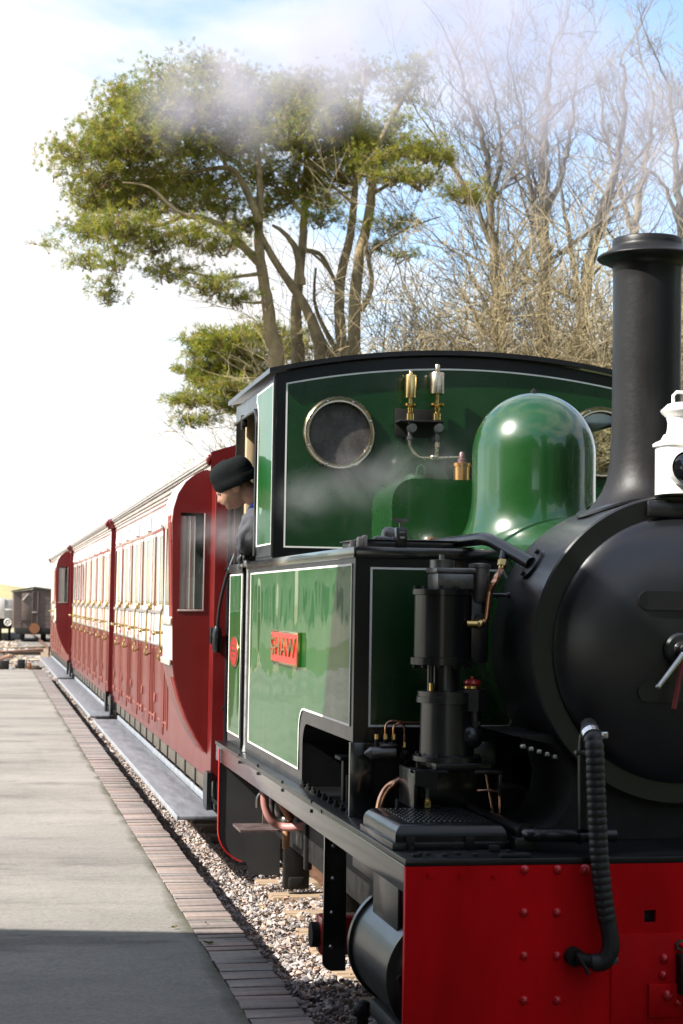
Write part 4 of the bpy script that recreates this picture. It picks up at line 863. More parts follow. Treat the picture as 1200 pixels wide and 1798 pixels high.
# rear plate with red edge
RY = 9.97; rx1 = at(493, 1450, y=RY).x; rz0 = at(440, 1535, y=RY).z
rl = [(XF-.002, .741), (XF-.002, rz0+.26)] + [(p[0], p[1]) for p in arc(XF+.198, rz0+.26, .20, 180, 260, 10)][1:] + [(XF+.17, rz0), (rx1, rz0-.01), (rx1, .741)]
b = MB(); b.prism(rl, RY, .02, 'xz'); rp_ = part(b, 'rear_step_plate', M['grey_plate'], LOC)
edge = [(x-.004, RY-.003, z_) for x, z_ in [(XF-.002, .82)]+rl[:11]]
b = MB(); b.tube(edge, .0055, 8); part(b, 'red_edge', M['red_gloss'], rp_)
b = MB(); b.rbox(rx1+.004, rx1+.15, RY-.12, RY-.06, rz0-.07, .70, .01); b.rbox(rx1+.03, rx1+.12, RY-.13, RY-.05, .05, rz0, .01); part(b, 'ashpan', M['black_dull'], LOC)
q0 = at(472, 1440, y=9.3); sx = q0.x
b = MB(); b.rbox(sx-.035, sx+.03, 9.285, 9.30, q0.z-.03, q0.z+.13, .004); b.prism([(9.30, q0.z-.028), (9.30, q0.z-.016), (9.02, q0.z-.016), (9.02, q0.z-.028)], sx-.19, .21, 'yz'); part(b, 'step_bracket', mat('worn red step', (.12, .085, .08), .5, vary=.6, scale=20, metal=.3), LOC)
hz = [(465, 1375, 9.0), (464, 1400, 9.0), (467, 1420, 9.0), (477, 1440, 9.0), (495, 1451, 9.0), (520, 1452, 8.95), (560, 1445, 8.9), (600, 1432, 8.8)]
b = MB(); b.tube(smooth_path([at(px, py, y=yy) for px, py, yy in hz], 8), .021, 14); ih = part(b, 'injector_hose', mat('faded red rubber hose', (.36, .17, .15), .5, vary=.35, scale=9), LOC)
b = MB(); q = at(465, 1385, y=9.0); b.cyl(q+Vector((0, 0, -.012)), q+Vector((0, 0, .012)), .026, n=16); b.cyl(q+Vector((0, 0, .012)), q+Vector((0, 0, .08)), .013, n=10); b.tube(smooth_path([at(462, 1388, y=9.0), at(453, 1400, y=9.0), at(452, 1418, y=9.0)], 5), .008, 8); part(b, 'hose_union', M['dark_steel'], ih)
b = MB(); b.tube([at(480, 1382, y=9.15), at(512, 1440, y=9.1)], .022, 12); part(b, 'rusty_pipe', M['rust'], LOC)
b = MB(); b.tube([at(504, 1440, y=9.2), at(502, 1490, y=9.2)], .020, 12); part(b, 'waste_pipe', mat('brown waste pipe', (.30, .16, .08), .6, vary=.4), LOC)
b = MB(); b.tube([at(477, 1385, y=9.2), at(478, 1440, y=9.2)], .014, 10); q = at(504, 1440, y=9.2); b.ell(q, (.035, .03, .03)); b.ell(at(492, 1420, y=9.3), (.04, .03, .06)); b.rbox(q.x+.05, q.x+.12, 9.18, 9.22, q.z-.16, q.z, .01); part(b, 'injector', M['dark_steel'], LOC)

# --- oil lamp standing on the bracket
LX, LYP, LZ = 2.360, 5.77, BZ+.535
lamp = thing('oil_lamp', 'white enamel oil lamp with black bullseye standing on top of the smokebox', 'lamp', (LX, LYP, LZ))
b = MB()
def rsq(r, z, n=8, p=3.2): return [(LX+r*math.copysign(abs(math.cos(a))**(2/p), math.cos(a)), LYP+r*math.copysign(abs(math.sin(a))**(2/p), math.sin(a)), z) for a in [2*math.pi*i/40 for i in range(40)]]
def loft(b, rings):
    n = len(rings[0]); b.add([p for g in rings for p in g], [(i*n+j, i*n+(j+1) % n, (i+1)*n+(j+1) % n, (i+1)*n+j) for i in range(len(rings)-1) for j in range(n)]+[tuple(reversed(range(n))), tuple((len(rings)-1)*n+j for j in range(n))])
b2 = MB(); loft(b2, [rsq(.092, LZ), rsq(.092, LZ+.165), rsq(.100, LZ+.168), rsq(.101, LZ+.178), rsq(.092, LZ+.184), rsq(.075, LZ+.192), rsq(.066, LZ+.21)]); part(b2, 'lamp_body', M['lamp_white'], lamp)
b = MB(); b.lathe([(.066, .205), (.060, .225), (.058, .25), (.064, .27), (.080, .284), (.084, .292), (.078, .298), (.06, .315), (.045, .320), (0, .322)], (LX, LYP, LZ), 'z', 36); cap = part(b, 'lamp_cap', M['lamp_white'], lamp)
b = MB(); b.tube([(LX-.042, LYP, LZ+.316), (LX-.042, LYP, LZ+.345), (LX-.03, LYP, LZ+.358), (LX+.03, LYP, LZ+.358), (LX+.042, LYP, LZ+.345), (LX+.042, LYP, LZ+.316)], .006, 8); part(b, 'lamp_handle', M['lamp_white'], lamp)
b = MB(); b.lathe([(.063, 0), (.063, -.025), (.056, -.028), (.055, -.02)], (LX-.034, LYP-.086, LZ+.087), 'y', 36, False); part(b, 'lens_rim', M['lamp_white'], lamp)
b = MB(); b.lathe([(.055, -.018), (.045, -.032), (.025, -.041), (0, -.043)], (LX-.034, LYP-.086, LZ+.087), 'y', 36); part(b, 'lamp_lens', mat('dark bullseye glass', (.006, .006, .008), .05, coat=1), lamp)

# ================================================================ CARRIAGES
XS = 1.36; XSR = 2*XC-XS
def croof(x): return 2.70 - .165*((x-XC)/1.0)**2
CZB, CZW, CZT = .555, 1.285, 2.50
WIN0, WIN1 = 1.605, 2.185
CURT = mat('ivory blind cloth', (.88, .84, .78), .8, vary=.06)
def coach(y0, y1, doors, label, ducket, fb=None):
    C = thing('passenger_carriage', label, 'carriage', (XC, (y0+y1)/2, 0), 'red and ivory carriages coupled behind the engine')
    ys = y0+.27 if ducket else y0+.03
    b = MB(); b.box(XS+.004, XSR-.004, y0+.03, y1-.03, CZB, CZW); part(b, 'lower_body', M['coach_red'], C, smooth=False)
    # ivory upper side, pierced for the windows
    wins = []
    for yd in doors:
        for a, c in ((-.615, -.36), (-.26, .26), (.36, .615)): wins.append((yd+a, yd+c))
    holes = [[(a, WIN0), (c, WIN0), (c, WIN1), (a, WIN1)] for a, c in wins]
    if ducket: sheet('corner_panel', [(y0+.03, CZW), (ys-.001, CZW), (ys-.001, CZT), (y0+.03, CZT)], [], 'yz', XS+.004, .035, M['coach_end'], C)
    up = sheet('upper_side', [(ys, CZW), (y1-.03, CZW), (y1-.03, CZT), (ys, CZT)], holes, 'yz', XS+.004, .035, M['coach_cream'], C)
    sheet('upper_side', [(y0+.03, CZW), (y1-.03, CZW), (y1-.03, CZT), (y0+.03, CZT)], [], 'yz', XSR-.039, .035, M['coach_cream'], C)
    b = MB(); b.box(XS+.75, XS+.78, y0+.2, y1-.2, CZW, CZT); part(b, 'inside_partition', M['interior'], C, smooth=False)
    # end walls
    xs = [XS+(XSR-XS)*i/20 for i in range(21)]
    for ye in (y0, y1-.03):
        sheet('end_wall', [(XSR, CZB), (XS, CZB), (XS, croof(XS)-.03)] + [(x, croof(x)-.02) for x in xs[1:-1]] + [(XSR, croof(XSR)-.03)], [], 'xz', ye, .03, M['coach_end'], C)
    # roof and cornice
    xr = [XS-.045+(XSR-XS+.09)*i/24 for i in range(25)]
    b = MB(); b.prism([(x, croof(x)) for x in xr]+[(x, croof(x)+.025) for x in reversed(xr)], y0-.05, y1-y0+.10, 'xz'); part(b, 'roof', M['roof'], C)
    for ye in (y0-.075, y1+.05):
        b = MB(); b.prism([(x, croof(x)-.075) for x in xr]+[(x, croof(x)+.045) for x in reversed(xr)], ye, .025, 'xz')
        b.ell((XS-.055, ye+.012, croof(XS)-.02), (.02, .014, .034)); part(b, 'roof_end_moulding', M['coach_end'], C)
    b = MB()
    for (dx, z0, z1) in ((.050, CZT+.035, CZT+.062), (.035, CZT+.004, CZT+.033), (.020, CZT-.03, CZT+.002), (.010, CZT-.055, CZT-.036)): b.rbox(XS-dx, XS+.02, y0+.0, y1-.0, z0, z1, .004)
    part(b, 'cornice', M['gutter'], C)
    b = MB(); b.rbox(XSR-.02, XSR+.05, y0, y1, CZT-.03, CZT+.062, .004); part(b, 'cornice', M['gutter'], C)
    # waist rails and beading that runs the length of the body
    b = MB(); b.rbox(XS-.010, XS+.003, ys+.2, y1-.03, 1.545, 1.575, .003); b.rbox(XS-.005, XS+.003, ys+.2, y1-.03, 1.285, 1.30, .003); part(b, 'waist_rail', mat('grey waist rail', (.22, .20, .19), .4, vary=.2), C)
    b = MB(); b.rbox(XS-.006, XS+.003, ys+.2, y1-.03, 2.215, 2.238, .002); b.rbox(XS-.006, XS+.003, ys+.2, y1-.03, 2.405, 2.42, .003); part(b, 'top_beading', M['pink_bead'], C)
    b = MB(); b2 = MB()
    for yd in doors:
        for dy in (-.62, -.335, .335, .62): b.rbox(XS-.0035, XS+.003, yd+dy-.010, yd+dy+.010, .66, 1.28, .001)
        for dy in (-.345, .345, -.62, .62): b2.rbox(XS-.002, XS+.003, yd+dy-.008, yd+dy+.008, 1.305, 2.21, .001)
        for dy in (-.48, .48): b.rbox(XS-.0025, XS+.003, yd+dy-.006, yd+dy+.006, .72, 1.25, .001)
        for dy in (-.48, .0, .48): b.rbox(XS-.004, XS+.003, yd+dy-.11, yd+dy+.11, .70, .714, .001)
    part(b, 'lower_beading', M['bead'], C, smooth=False)['kind'] = 'stuff'; part(b2, 'upper_beading', M['pink_bead'], C, smooth=False)['kind'] = 'stuff'
    b = MB()
    for a, c in wins: b.box(XS+.020, XS+.024, a-.01, c+.01, WIN0-.01, WIN1+.01)
    first = True
    for a, c in wins:
        b = MB(); b.box(XS+.004 if c-a < .4 else XS-.0005, XS+.006, a+.003, c-.003, WIN0+.003, WIN1-.003); part(b, 'window_pane', M['glass'], C, smooth=False)
    b = MB()
    for a, c in wins:
        n = 6; ps = [(XS+.0125+.003*math.sin(i*2.2), a+(c-a)*.49*i/n) for i in range(n+1)]
        for s in (0, 1):
            for i in range(n):
                p, q = ps[i], ps[i+1]
                ya, yb_ = (p[1], q[1]) if s == 0 else (a+c-p[1], a+c-q[1])
                b.add([(p[0], ya, WIN0), (q[0], yb_, WIN0), (q[0], yb_, WIN1), (p[0], ya, WIN1)], [(0, 1, 2, 3)])
    part(b, 'glare_blinds', M['curtain'], C, norm=False)  # pale blinds added behind the panes in place of white sky reflection
    # doors, each with its own furniture
    for yd in doors:
        dw = .325
        d = sheet('door', [(yd-dw, 1.304), (yd+dw, 1.304), (yd+dw, 2.208), (yd-dw, 2.208)], [[(yd-.25, WIN0+.012), (yd+.25, WIN0+.012), (yd+.25, WIN1-.012), (yd-.25, WIN1-.012)]], 'yz', XS+.0035, -.0055, M['coach_cream'], C)
        b = MB(); b.rbox(XS-.002, XS+.003, yd-dw, yd+dw, .605, 1.282, .003); part(b, 'door_bottom', M['coach_red'], d)
        for zz, sx in ((.86, 1), (.70, 1)):
            b = MB(); b.rbox(XS-.012, XS-.001, yd+.30, yd+.36, zz-.035, zz+.035, .003); part(b, 'hinge', M['bead'], d)
        b = MB(); gy = yd-.38
        b.tube(smooth_path([(XS-.002, gy, 1.60), (XS-.032, gy, 1.575), (XS-.040, gy, 1.50), (XS-.040, gy, 1.32), (XS-.034, gy-.005, 1.255), (XS-.055, gy-.03, 1.225), (XS-.045, gy-.04, 1.19), (XS-.004, gy-.02, 1.21)], 5), .0088, 8); b.ell((XS-.012, gy, 1.60), (.02, .02, .032)); part(b, 'grab_handle', M['brass_dull'], d)
        b = MB(); b.tube([(XS-.004, yd-.27, 1.40), (XS-.085, yd-.27, 1.40)], .012, 8); b.tube([(XS-.085, yd-.33, 1.395), (XS-.085, yd-.20, 1.405)], .012, 8); b.ell((XS-.085, yd-.33, 1.395), (.017, .017, .017)); part(b, 'door_handle', M['brass_dull'], d)
        b = MB(); vz = 2.25; b.prism([(XS-.002, vz+.135), (XS-.018, vz+.125), (XS-.030, vz), (XS-.002, vz)], yd-.20, .40, 'xz')
        for k in range(3): b.rbox(XS-.025-.002*k, XS-.012, yd-.20, yd+.20, vz+.02+.034*(2-k), vz+.028+.034*(2-k), .002)
        part(b, 'vent_hood', M['coach_cream'], d)
    # guard's lookout, a bay that swells out from the side
    if ducket:
        yf = y0+.25; dpt = .60
        sc_ = (yf-0.0)/11.05
        prof = [(362, 1322), (346, 1296), (329, 1262), (316, 1226), (307, 1190), (303.5, 1160), (303, 1120), (303, 1000), (303, 915), (306, 892), (314, 866), (327, 846), (343, 833), (357, 826)]
        prof = [at(px, py, y=11.05) for px, py in prof]; prof = [(p.x-1.36+XS, p.z) for p in prof]
        inn = XS+.002
        _wa = at(318, 900, y=11.05); _wb = at(356, 1070, y=11.05); wl, wr, wb, wt = _wa.x, _wb.x, _wb.z, _wa.z
        ip = [(inn, prof[0][1]-.01)] + prof + [(inn, prof[-1][1]+.01)]
        fw = sheet('lookout_front', ip, [[(wl, wb), (wr, wb), (wr, wt), (wl, wt)]], 'xz', yf, .02, M['coach_end'], C)
        b = MB(); b.box(wl+.001, wr-.001, yf+.0015, yf+.0035, wb+.001, wt-.001); part(b, 'lookout_glass', M['glass'], fw, smooth=False)
        b = MB(); b.rbox(wl-.01, wr+.01, yf-.006, yf-.0005, wb-.014, wb-.002, .002); b.rbox(wr+.0, wr+.008, yf-.006, yf-.0005, wb-.002, wt, .002); part(b, 'glass_beading', M['gutter'], fw)
        b = MB(); n_ = 6; cxs = [wl+.003+i*(wr-wl)*.62/n_ for i in range(n_+1)]; dz_ = (.0, .020, .004, .026, .002, .022, .006)
        for i in range(n_): b.add([(cxs[i], yf+.0065+.55*dz_[i], wb), (cxs[i+1], yf+.0065+.55*dz_[i+1], wb), (cxs[i+1], yf+.0065+.55*dz_[i+1], wt-.02), (cxs[i], yf+.0065+.55*dz_[i], wt-.02)], [(0, 1, 2, 3)])
        part(b, 'curtain', CURT, fw, norm=False, smooth=False)
        b = MB(); b.box(wl+.0, inn, yf+.30, yf+.32, wb-.1, wt+.05); part(b, 'lookout_back', M['interior'], fw, smooth=False)
        # outer skin of the bay: red below, ivory above
        for nm, mt, lo, hi in (('lookout_lower_skin', M['coach_red'], 0, 5), ('lookout_upper_skin', M['coach_cream'], 5, 13)):
            t = .012
            def skin(seg, ya, yb2, nm=nm, mt=mt):
                oo = [(x-.004, z_) for x, z_ in seg]; pi_ = [(x+t, z_) for x, z_ in seg]
                b = MB(); b.prism(oo+list(reversed(pi_)), ya, yb2-ya, 'xz'); part(b, nm, mt, C, ang=30)
            if lo == 0: skin(prof[lo:hi+1], yf+.0205, yf+dpt)
            else:
                xo = prof[5][0]; ztop = prof[8][1]
                skin([prof[5], (xo, 1.62)], yf+.0205, yf+dpt); skin([(xo, ztop-.03)]+prof[8:hi+1], yf+.0205, yf+dpt)
                skin([(xo, 1.62), (xo, ztop-.03)], yf+.0205, yf+.03); skin([(xo, 1.62), (xo, ztop-.03)], yf+dpt-.07, yf+dpt)
                b = MB(); b.box(xo-.002, xo+.002, yf+.03, yf+dpt-.07, 1.62, ztop-.03); part(b, 'lookout_sun_glass', M['glass'], C, smooth=False)  # window added in the bay side to let sun reach the curtain
        b = MB(); vs = [(x, yf+dpt, z_) for x, z_ in ip]; b.add(vs, [tuple(range(len(vs)))]); part(b, 'lookout_rear', M['coach_red'], C, smooth=False)
        for dyy in (.06, .16):
            b = MB(); b.tube([(x-.006, yf+dyy, z_) for x, z_ in prof[0:5]], .007, 6); part(b, 'lookout_beading', M['bead'] if dyy > .1 else M['pink_bead'], C)
            b = MB(); b.tube([(prof[5][0]-.006, yf+dyy, 1.55), (prof[8][0]-.006, yf+dyy, 2.19)], .007, 6); part(b, 'lookout_beading', M['bead'] if dyy > .1 else M['pink_bead'], C)
        b = MB(); xo = prof[6][0]; b.rbox(xo-.014, xo-.003, yf+.02, yf+dpt, 1.50, 1.545, .003); b.rbox(xo-.014, xo-.002, yf+.02, yf+dpt, 1.245, 1.285, .003); part(b, 'lookout_rail', M['gutter'], C)
        # end wall furniture
        for py in (875, 1305):
            zq = at(386, py, y=10.8).z; bolt(C, (XS+.045, y0, zq), .018, M['coach_end'], h=.016, name='end_bolt')
        b = MB(); b.tube([(XS+.085, y0-.03, .62), (XS+.085, y0-.03, 2.3)], .016, 8)
        for zz in (1.0, 1.85, 2.25): b.rbox(XS+.06, XS+.11, y0-.035, y0-.0005, zz-.01, zz+.01, .003)
        part(b, 'end_pipe', M['black'], C)
    # underframe
    b = MB(); b.rbox(XS+.03, XSR-.03, y0-.02, y1+.02, .44, .552, .006); part(b, 'solebar', mat('dusty brown solebar', (.085, .072, .055), .7, vary=.3, scale=5), C)
    b = MB()
    for k in range(int((y1-y0)/.62)): b.rbox(XS+.02, XS+.05, y0+.4+.62*k, y0+.43+.62*k, .39, .551, .004)
    part(b, 'step_brackets', M['black_dull'], C)['kind'] = 'stuff'
    for ye, s in ((y0, -1), (y1, 1)):
        b = MB(); b.rbox(XS+.06, XSR-.06, min(ye, ye+s*.06), max(ye, ye+s*.06), .40, .60, .006); hs_ = part(b, 'headstock', M['black_dull'], C)
        b = MB(); b.prism([(ye+s*.061, .38), (ye+s*.061, .61), (ye+s*.02, .62), (ye-s*.12, .60), (ye-s*.15, .50), (ye-s*.12, .40), (ye+s*.02, .37)], XS-.03, .03, 'yz'); part(b, 'corner_guard', M['black'], C)
        for (dx, zz) in ((.10, .55), (.10, .47), (.115, .43)): bolt(C, (XS+dx, ye+s*.061, zz), .015, M['dark_steel'], axis=(0, s, 0), h=.012, hexa=True, name='headstock_bolt')
        b = MB(); b.rbox(XS+.135, XS+.175, min(ye+s*.065, ye+s*.11), max(ye+s*.065, ye+s*.11), .33, .50, .004); part(b, 'step_hanger', M['black_dull'], C)
    for yb_ in (y0+1.5, y1-1.5):
        b = MB(); b.rbox(XS+.15, XSR-.15, yb_-.9, yb_+.9, .24, .44, .02); part(b, 'bogie_frame', M['black_dull'], C)
        for dy in (-.6, .6):
            for xw in (1.95, 2.77): b = MB(); b.lathe([(.26, -.05), (.28, -.04), (.25, .03), (.25, .05)], (xw, yb_+dy, .355), 'x', 28); part(b, 'wheel', M['black_dull'], C)
    f0, f1 = fb
    b = MB(); b.rbox(1.128, 1.372, f0, f1, .362, .385, .005); fbo = part(b, 'footboard', M['footboard'], C)
    b = MB(); b.rbox(1.372, 1.385, f0+.3, f1-.05, .385, .43, .003); b.rbox(1.120, 1.128, f0, f1, .355, .387, .002); part(b, 'footboard_angle', mat('worn galvanised edge', (.45, .48, .52), .35, metal=.6, vary=.2), fbo)
    return C
coach(10.80, 19.55, [14.18+1.235*k for k in range(5)][:4]+[18.92], 'nearest red and ivory carriage with a bulging guard lookout beside the engine cab', True, (10.45, 18.95))
coach(20.30, 29.35, [20.98+1.29*k for k in range(7)], 'second red and ivory carriage with seven brass handled doors and no lookout', False, (19.55, 28.4))
coach(30.3, 39.6, [34.4+1.27*k for k in range(4)], 'farthest red and ivory carriage, its guard lookout beside the brown goods van', True, (29.1, 39.0))
# jumper cable hanging from the first carriage end with its plug
b = MB(); cpts = [at(px, py, y=yy) for px, py, yy in [(419, 962, 10.3), (408, 985, 10.35), (396, 1020, 10.5), (386, 1065, 10.6), (382, 1105, 10.7)]]
cab = thing('jumper_cable', 'black cable hanging beside the carriage end pipe with a plug on its lower end', 'cable', cpts[-1])
b.tube(smooth_path(cpts, 8), .010, 10); part(b, 'cable', M['rubber'], cab)
b = MB(); q = cpts[-1]; b.lathe([(.018, .02), (.026, .0), (.030, -.03), (.030, -.12), (.022, -.14), (0, -.142)], q, 'z', 16); b.rbox(q.x-.04, q.x+.02, q.y+.02, q.y+.09, q.z-.09, q.z+.01, .006); part(b, 'plug', M['black'], cab)
b = MB(); b.tube([at(418, 958, y=10.25), at(402, 1000, y=10.3)], .006, 8); part(b, 'stay_rod', M['steel'], cab)

# ================================================================ DRIVER
def skinmesh(name, verts, edges, radii, m, parent, sub=2, root=0):
    me = bpy.data.meshes.new(name); me.from_pydata([tuple(v) for v in verts], edges, [])
    o = bpy.data.objects.new(name, me); COL.objects.link(o)
    md = o.modifiers.new('skin', 'SKIN'); md.use_smooth_shade = True
    for i, r in enumerate(radii):
        d = me.skin_vertices[0].data[i]; d.radius = (r, r) if not isinstance(r, tuple) else r; d.use_root = (i == root)
    s = o.modifiers.new('sub', 'SUBSURF'); s.levels = sub; s.render_levels = sub
    dg = bpy.context.evaluated_depsgraph_get(); me2 = bpy.data.meshes.new_from_object(o.evaluated_get(dg)); COL.objects.unlink(o); bpy.data.objects.remove(o)
    for p in me2.polygons: p.use_smooth = True
    me2.materials.clear(); return link(name, me2, m, parent) if name else me2
HC = at(409, 849, y=9.36)
f = Vector((-.80, .20, -.56)).normalized(); up = Vector((-.52, .0, .85)); up = (up-f*up.dot(f)).normalized(); sd = up.cross(f).normalized()
def hl(a, s_, u): return HC + f*a + sd*s_ + up*u
per = bpy.data.objects.new('person', None)
# body: head, neck, chest and arms grown as one surface
bm = bmesh.new(); bmesh.ops.create_uvsphere(bm, u_segments=36, v_segments=26, radius=1)
for v in bm.verts:
    a, s_, u = v.co.y, v.co.x, v.co.z
    x, yv, zv = s_*.076, a*.096, u*.115
    if u < .1: 
        k = min(1, (.1-u)); x *= 1-.30*k*k; yv += .018*k if a > -.2 else .012*k
        if a > .55: yv += .012*k
    nose = math.exp(-((s_/.14)**2)-((u+.22)/.20)**2)*(a > .4); yv += .022*nose
    brow = math.exp(-((u-.12)/.10)**2)*(a > .55)*.007; yv += brow
    for ex in (-.36, .36): yv -= .010*math.exp(-((s_-ex)/.16)**2-((u+.02)/.10)**2)*(a > .4)
    mouth = math.exp(-((u+.56)/.05)**2-(s_/.30)**2)*(a > .3); yv -= .006*mouth
    yv += .006*math.exp(-((u+.48)/.05)**2-(s_/.26)**2)*(a > .3)+.006*math.exp(-((u+.66)/.05)**2-(s_/.24)**2)*(a > .3)
    chin = math.exp(-((u+.85)/.14)**2-(s_/.35)**2)*(a > 0); yv += .016*chin
    v.co = hl(yv, x, zv-.012)
headm = MB().bm(bm)
neck = [hl(-.035, 0, -.07), hl(-.065, 0, -.13), hl(-.10, 0, -.20)]
chest = Vector((1.47, 9.38, 1.99)); belly = Vector((1.62, 9.38, 1.62)); hipc = Vector((1.70, 9.38, 1.30))
headm.tube([neck[0], neck[1], neck[2], chest, belly, hipc], [.058, .058, .064, .12, .13, .13], 20)
for s_ in (-1, 1):
    e_ = hl(-.012, s_*.074, -.022); b_ = MB(); headm.ell(e_, (.012, .024, .034), Matrix((sd, f, up)).transposed(), 12, 8)
P_ = headm.build('person', M['skin'])
rm = P_.modifiers.new('remesh', 'REMESH'); rm.mode = 'VOXEL'; rm.voxel_size = .005; rm.use_smooth_shade = True
smm = P_.modifiers.new('smooth', 'SMOOTH'); smm.factor = .5; smm.iterations = 3
bpy.data.objects.remove(per)
tag(P_, 'driver in a black knitted hat and charcoal jacket leaning out of the cab looking down', 'person')
ORIGIN[P_.name] = Vector((0, 0, 0))
for s_ in (-1, 1):
    b = MB(); b.ell(hl(.083, s_*.030, -.012), (.011, .011, .009)); part(b, 'eye', mat('eye', (.05, .035, .03), .2), P_)
# knitted hat
b = MB(); vs = []; fs = []; nu, nv = 40, 14
for j in range(nv+1):
    t = j/nv
    for i in range(nu):
        a = 2*math.pi*i/nu
        if t < .30: r, z_ = 1.0+.045*math.sin(t/.30*math.pi), -.030+.20*t
        elif t < .34: r, z_ = 1.0, -.030+.20*t
        else:
            k = (t-.34)/.66*math.pi/2; r = 1.02*math.cos(k)**.55; z_ = .038+.082*math.sin(k)**.85
        wob = 1+.035*mnoise.noise(Vector((math.cos(a)*2.5, math.sin(a)*2.5, t*4)))
        bk = .020*math.sin(a)*(1-.6*t)
        vs.append(hl(-.022+.116*r*wob*math.sin(a)-.022*max(0, t-.3), .093*r*wob*math.cos(a), z_+.006+bk))
for j in range(nv):
    for i in range(nu): fs.append((j*nu+i, j*nu+(i+1) % nu, (j+1)*nu+(i+1) % nu, (j+1)*nu+i))
fs.append(tuple(nv*nu+i for i in range(nu))); b.add(vs, fs); part(b, 'beanie', M['beanie'], P_, ang=60)
# jacket: chest, collar and both sleeves, one bent on the cab sill
sh1 = Vector((1.385, 9.27, 2.07)); el1 = Vector((1.325, 9.30, 1.985)); wr1 = Vector((1.345, 9.36, 1.925))
vts = [hipc, Vector((1.60, 9.40, 1.65)), Vector((1.46, 9.40, 1.96)), Vector((1.41, 9.39, 2.08)), neck[2]+Vector((-.0, 0, -.015)), neck[1]+Vector((.015, .0, -.03)),
       Vector((1.372, 9.26, 2.10)), Vector((1.335, 9.235, 2.02)), Vector((1.322, 9.26, 1.955)), Vector((1.34, 9.35, 1.925)),
       Vector((1.55, 9.56, 2.06)), Vector((1.62, 9.66, 1.90)), Vector((1.50, 9.70, 1.80))]
eds = [(0, 1), (1, 2), (2, 3), (3, 4), (4, 5), (3, 6), (6, 7), (7, 8), (8, 9), (3, 10), (10, 11), (11, 12)]
rad = [.15, .15, .14, .10, .070, .066, .066, .058, .056, .046, .07, .055, .04]
jk = skinmesh('jacket', vts, eds, rad, M['jacket'], P_, 3)
tex = bpy.data.textures.new('cloth_folds', 'CLOUDS'); tex.noise_scale = .032
dm = jk.modifiers.new('folds', 'DISPLACE'); dm.texture = tex; dm.strength = .030; dm.mid_level = .5
b = MB(); b.tube(smooth_path([neck[1]+sd*.062*1+Vector((.01, 0, -.02)), neck[1]+sd*.045+f*.03+Vector((0, 0, -.035)), neck[1]+f*.05+Vector((0, 0, -.05)), neck[1]-sd*.05+f*.03+Vector((0, 0, -.035)), neck[1]-sd*.066+Vector((.02, 0, .0)), neck[0]-sd*.05-f*.05+Vector((.02, 0, .0))], 5), .010, 8); part(b, 'collar', M['blue'], P_)
b = MB(); b.tube(smooth_path([neck[1]+Vector((.03, -.06, -.05)), neck[1]+f*.045+sd*.035+Vector((.01, 0, -.075)), neck[1]+f*.055+Vector((.02, 0, -.10)), neck[1]-sd*.05+f*.03+Vector((.02, 0, -.06))], 6), [.012, .016, .019]+[.021]*13+[.018, .014, .010], 10); part(b, 'jacket_collar', M['jacket'], P_)
# gloved hand curled over the sill
gb = MB(); palm = Vector((1.338, 9.375, 1.905)); gb.ell(palm, (.036, .048, .030), None, 16, 10)
gb.tube([Vector((1.34, 9.34, 1.93)), palm], [.040, .036], 14)
for k in range(4):
    y_ = 9.335+.022*k; ln = (.92, 1.05, 1.0, .8)[k]
    gb.tube(smooth_path([(1.335, y_, 1.905), (1.318, y_+.002, 1.900-.006*ln), (1.312, y_+.003, 1.884-.01*ln), (1.322, y_+.003, 1.868-.014*ln)], 4), [.0125]*9+[.011, .010, .0095, .008], 10)
gb.tube(smooth_path([(1.35, 9.325, 1.91), (1.332, 9.308, 1.895), (1.33, 9.305, 1.872)], 4), [.014]*6+[.012, .011, .009], 10)
part(gb, 'glove', M['glove'], P_, ang=80)

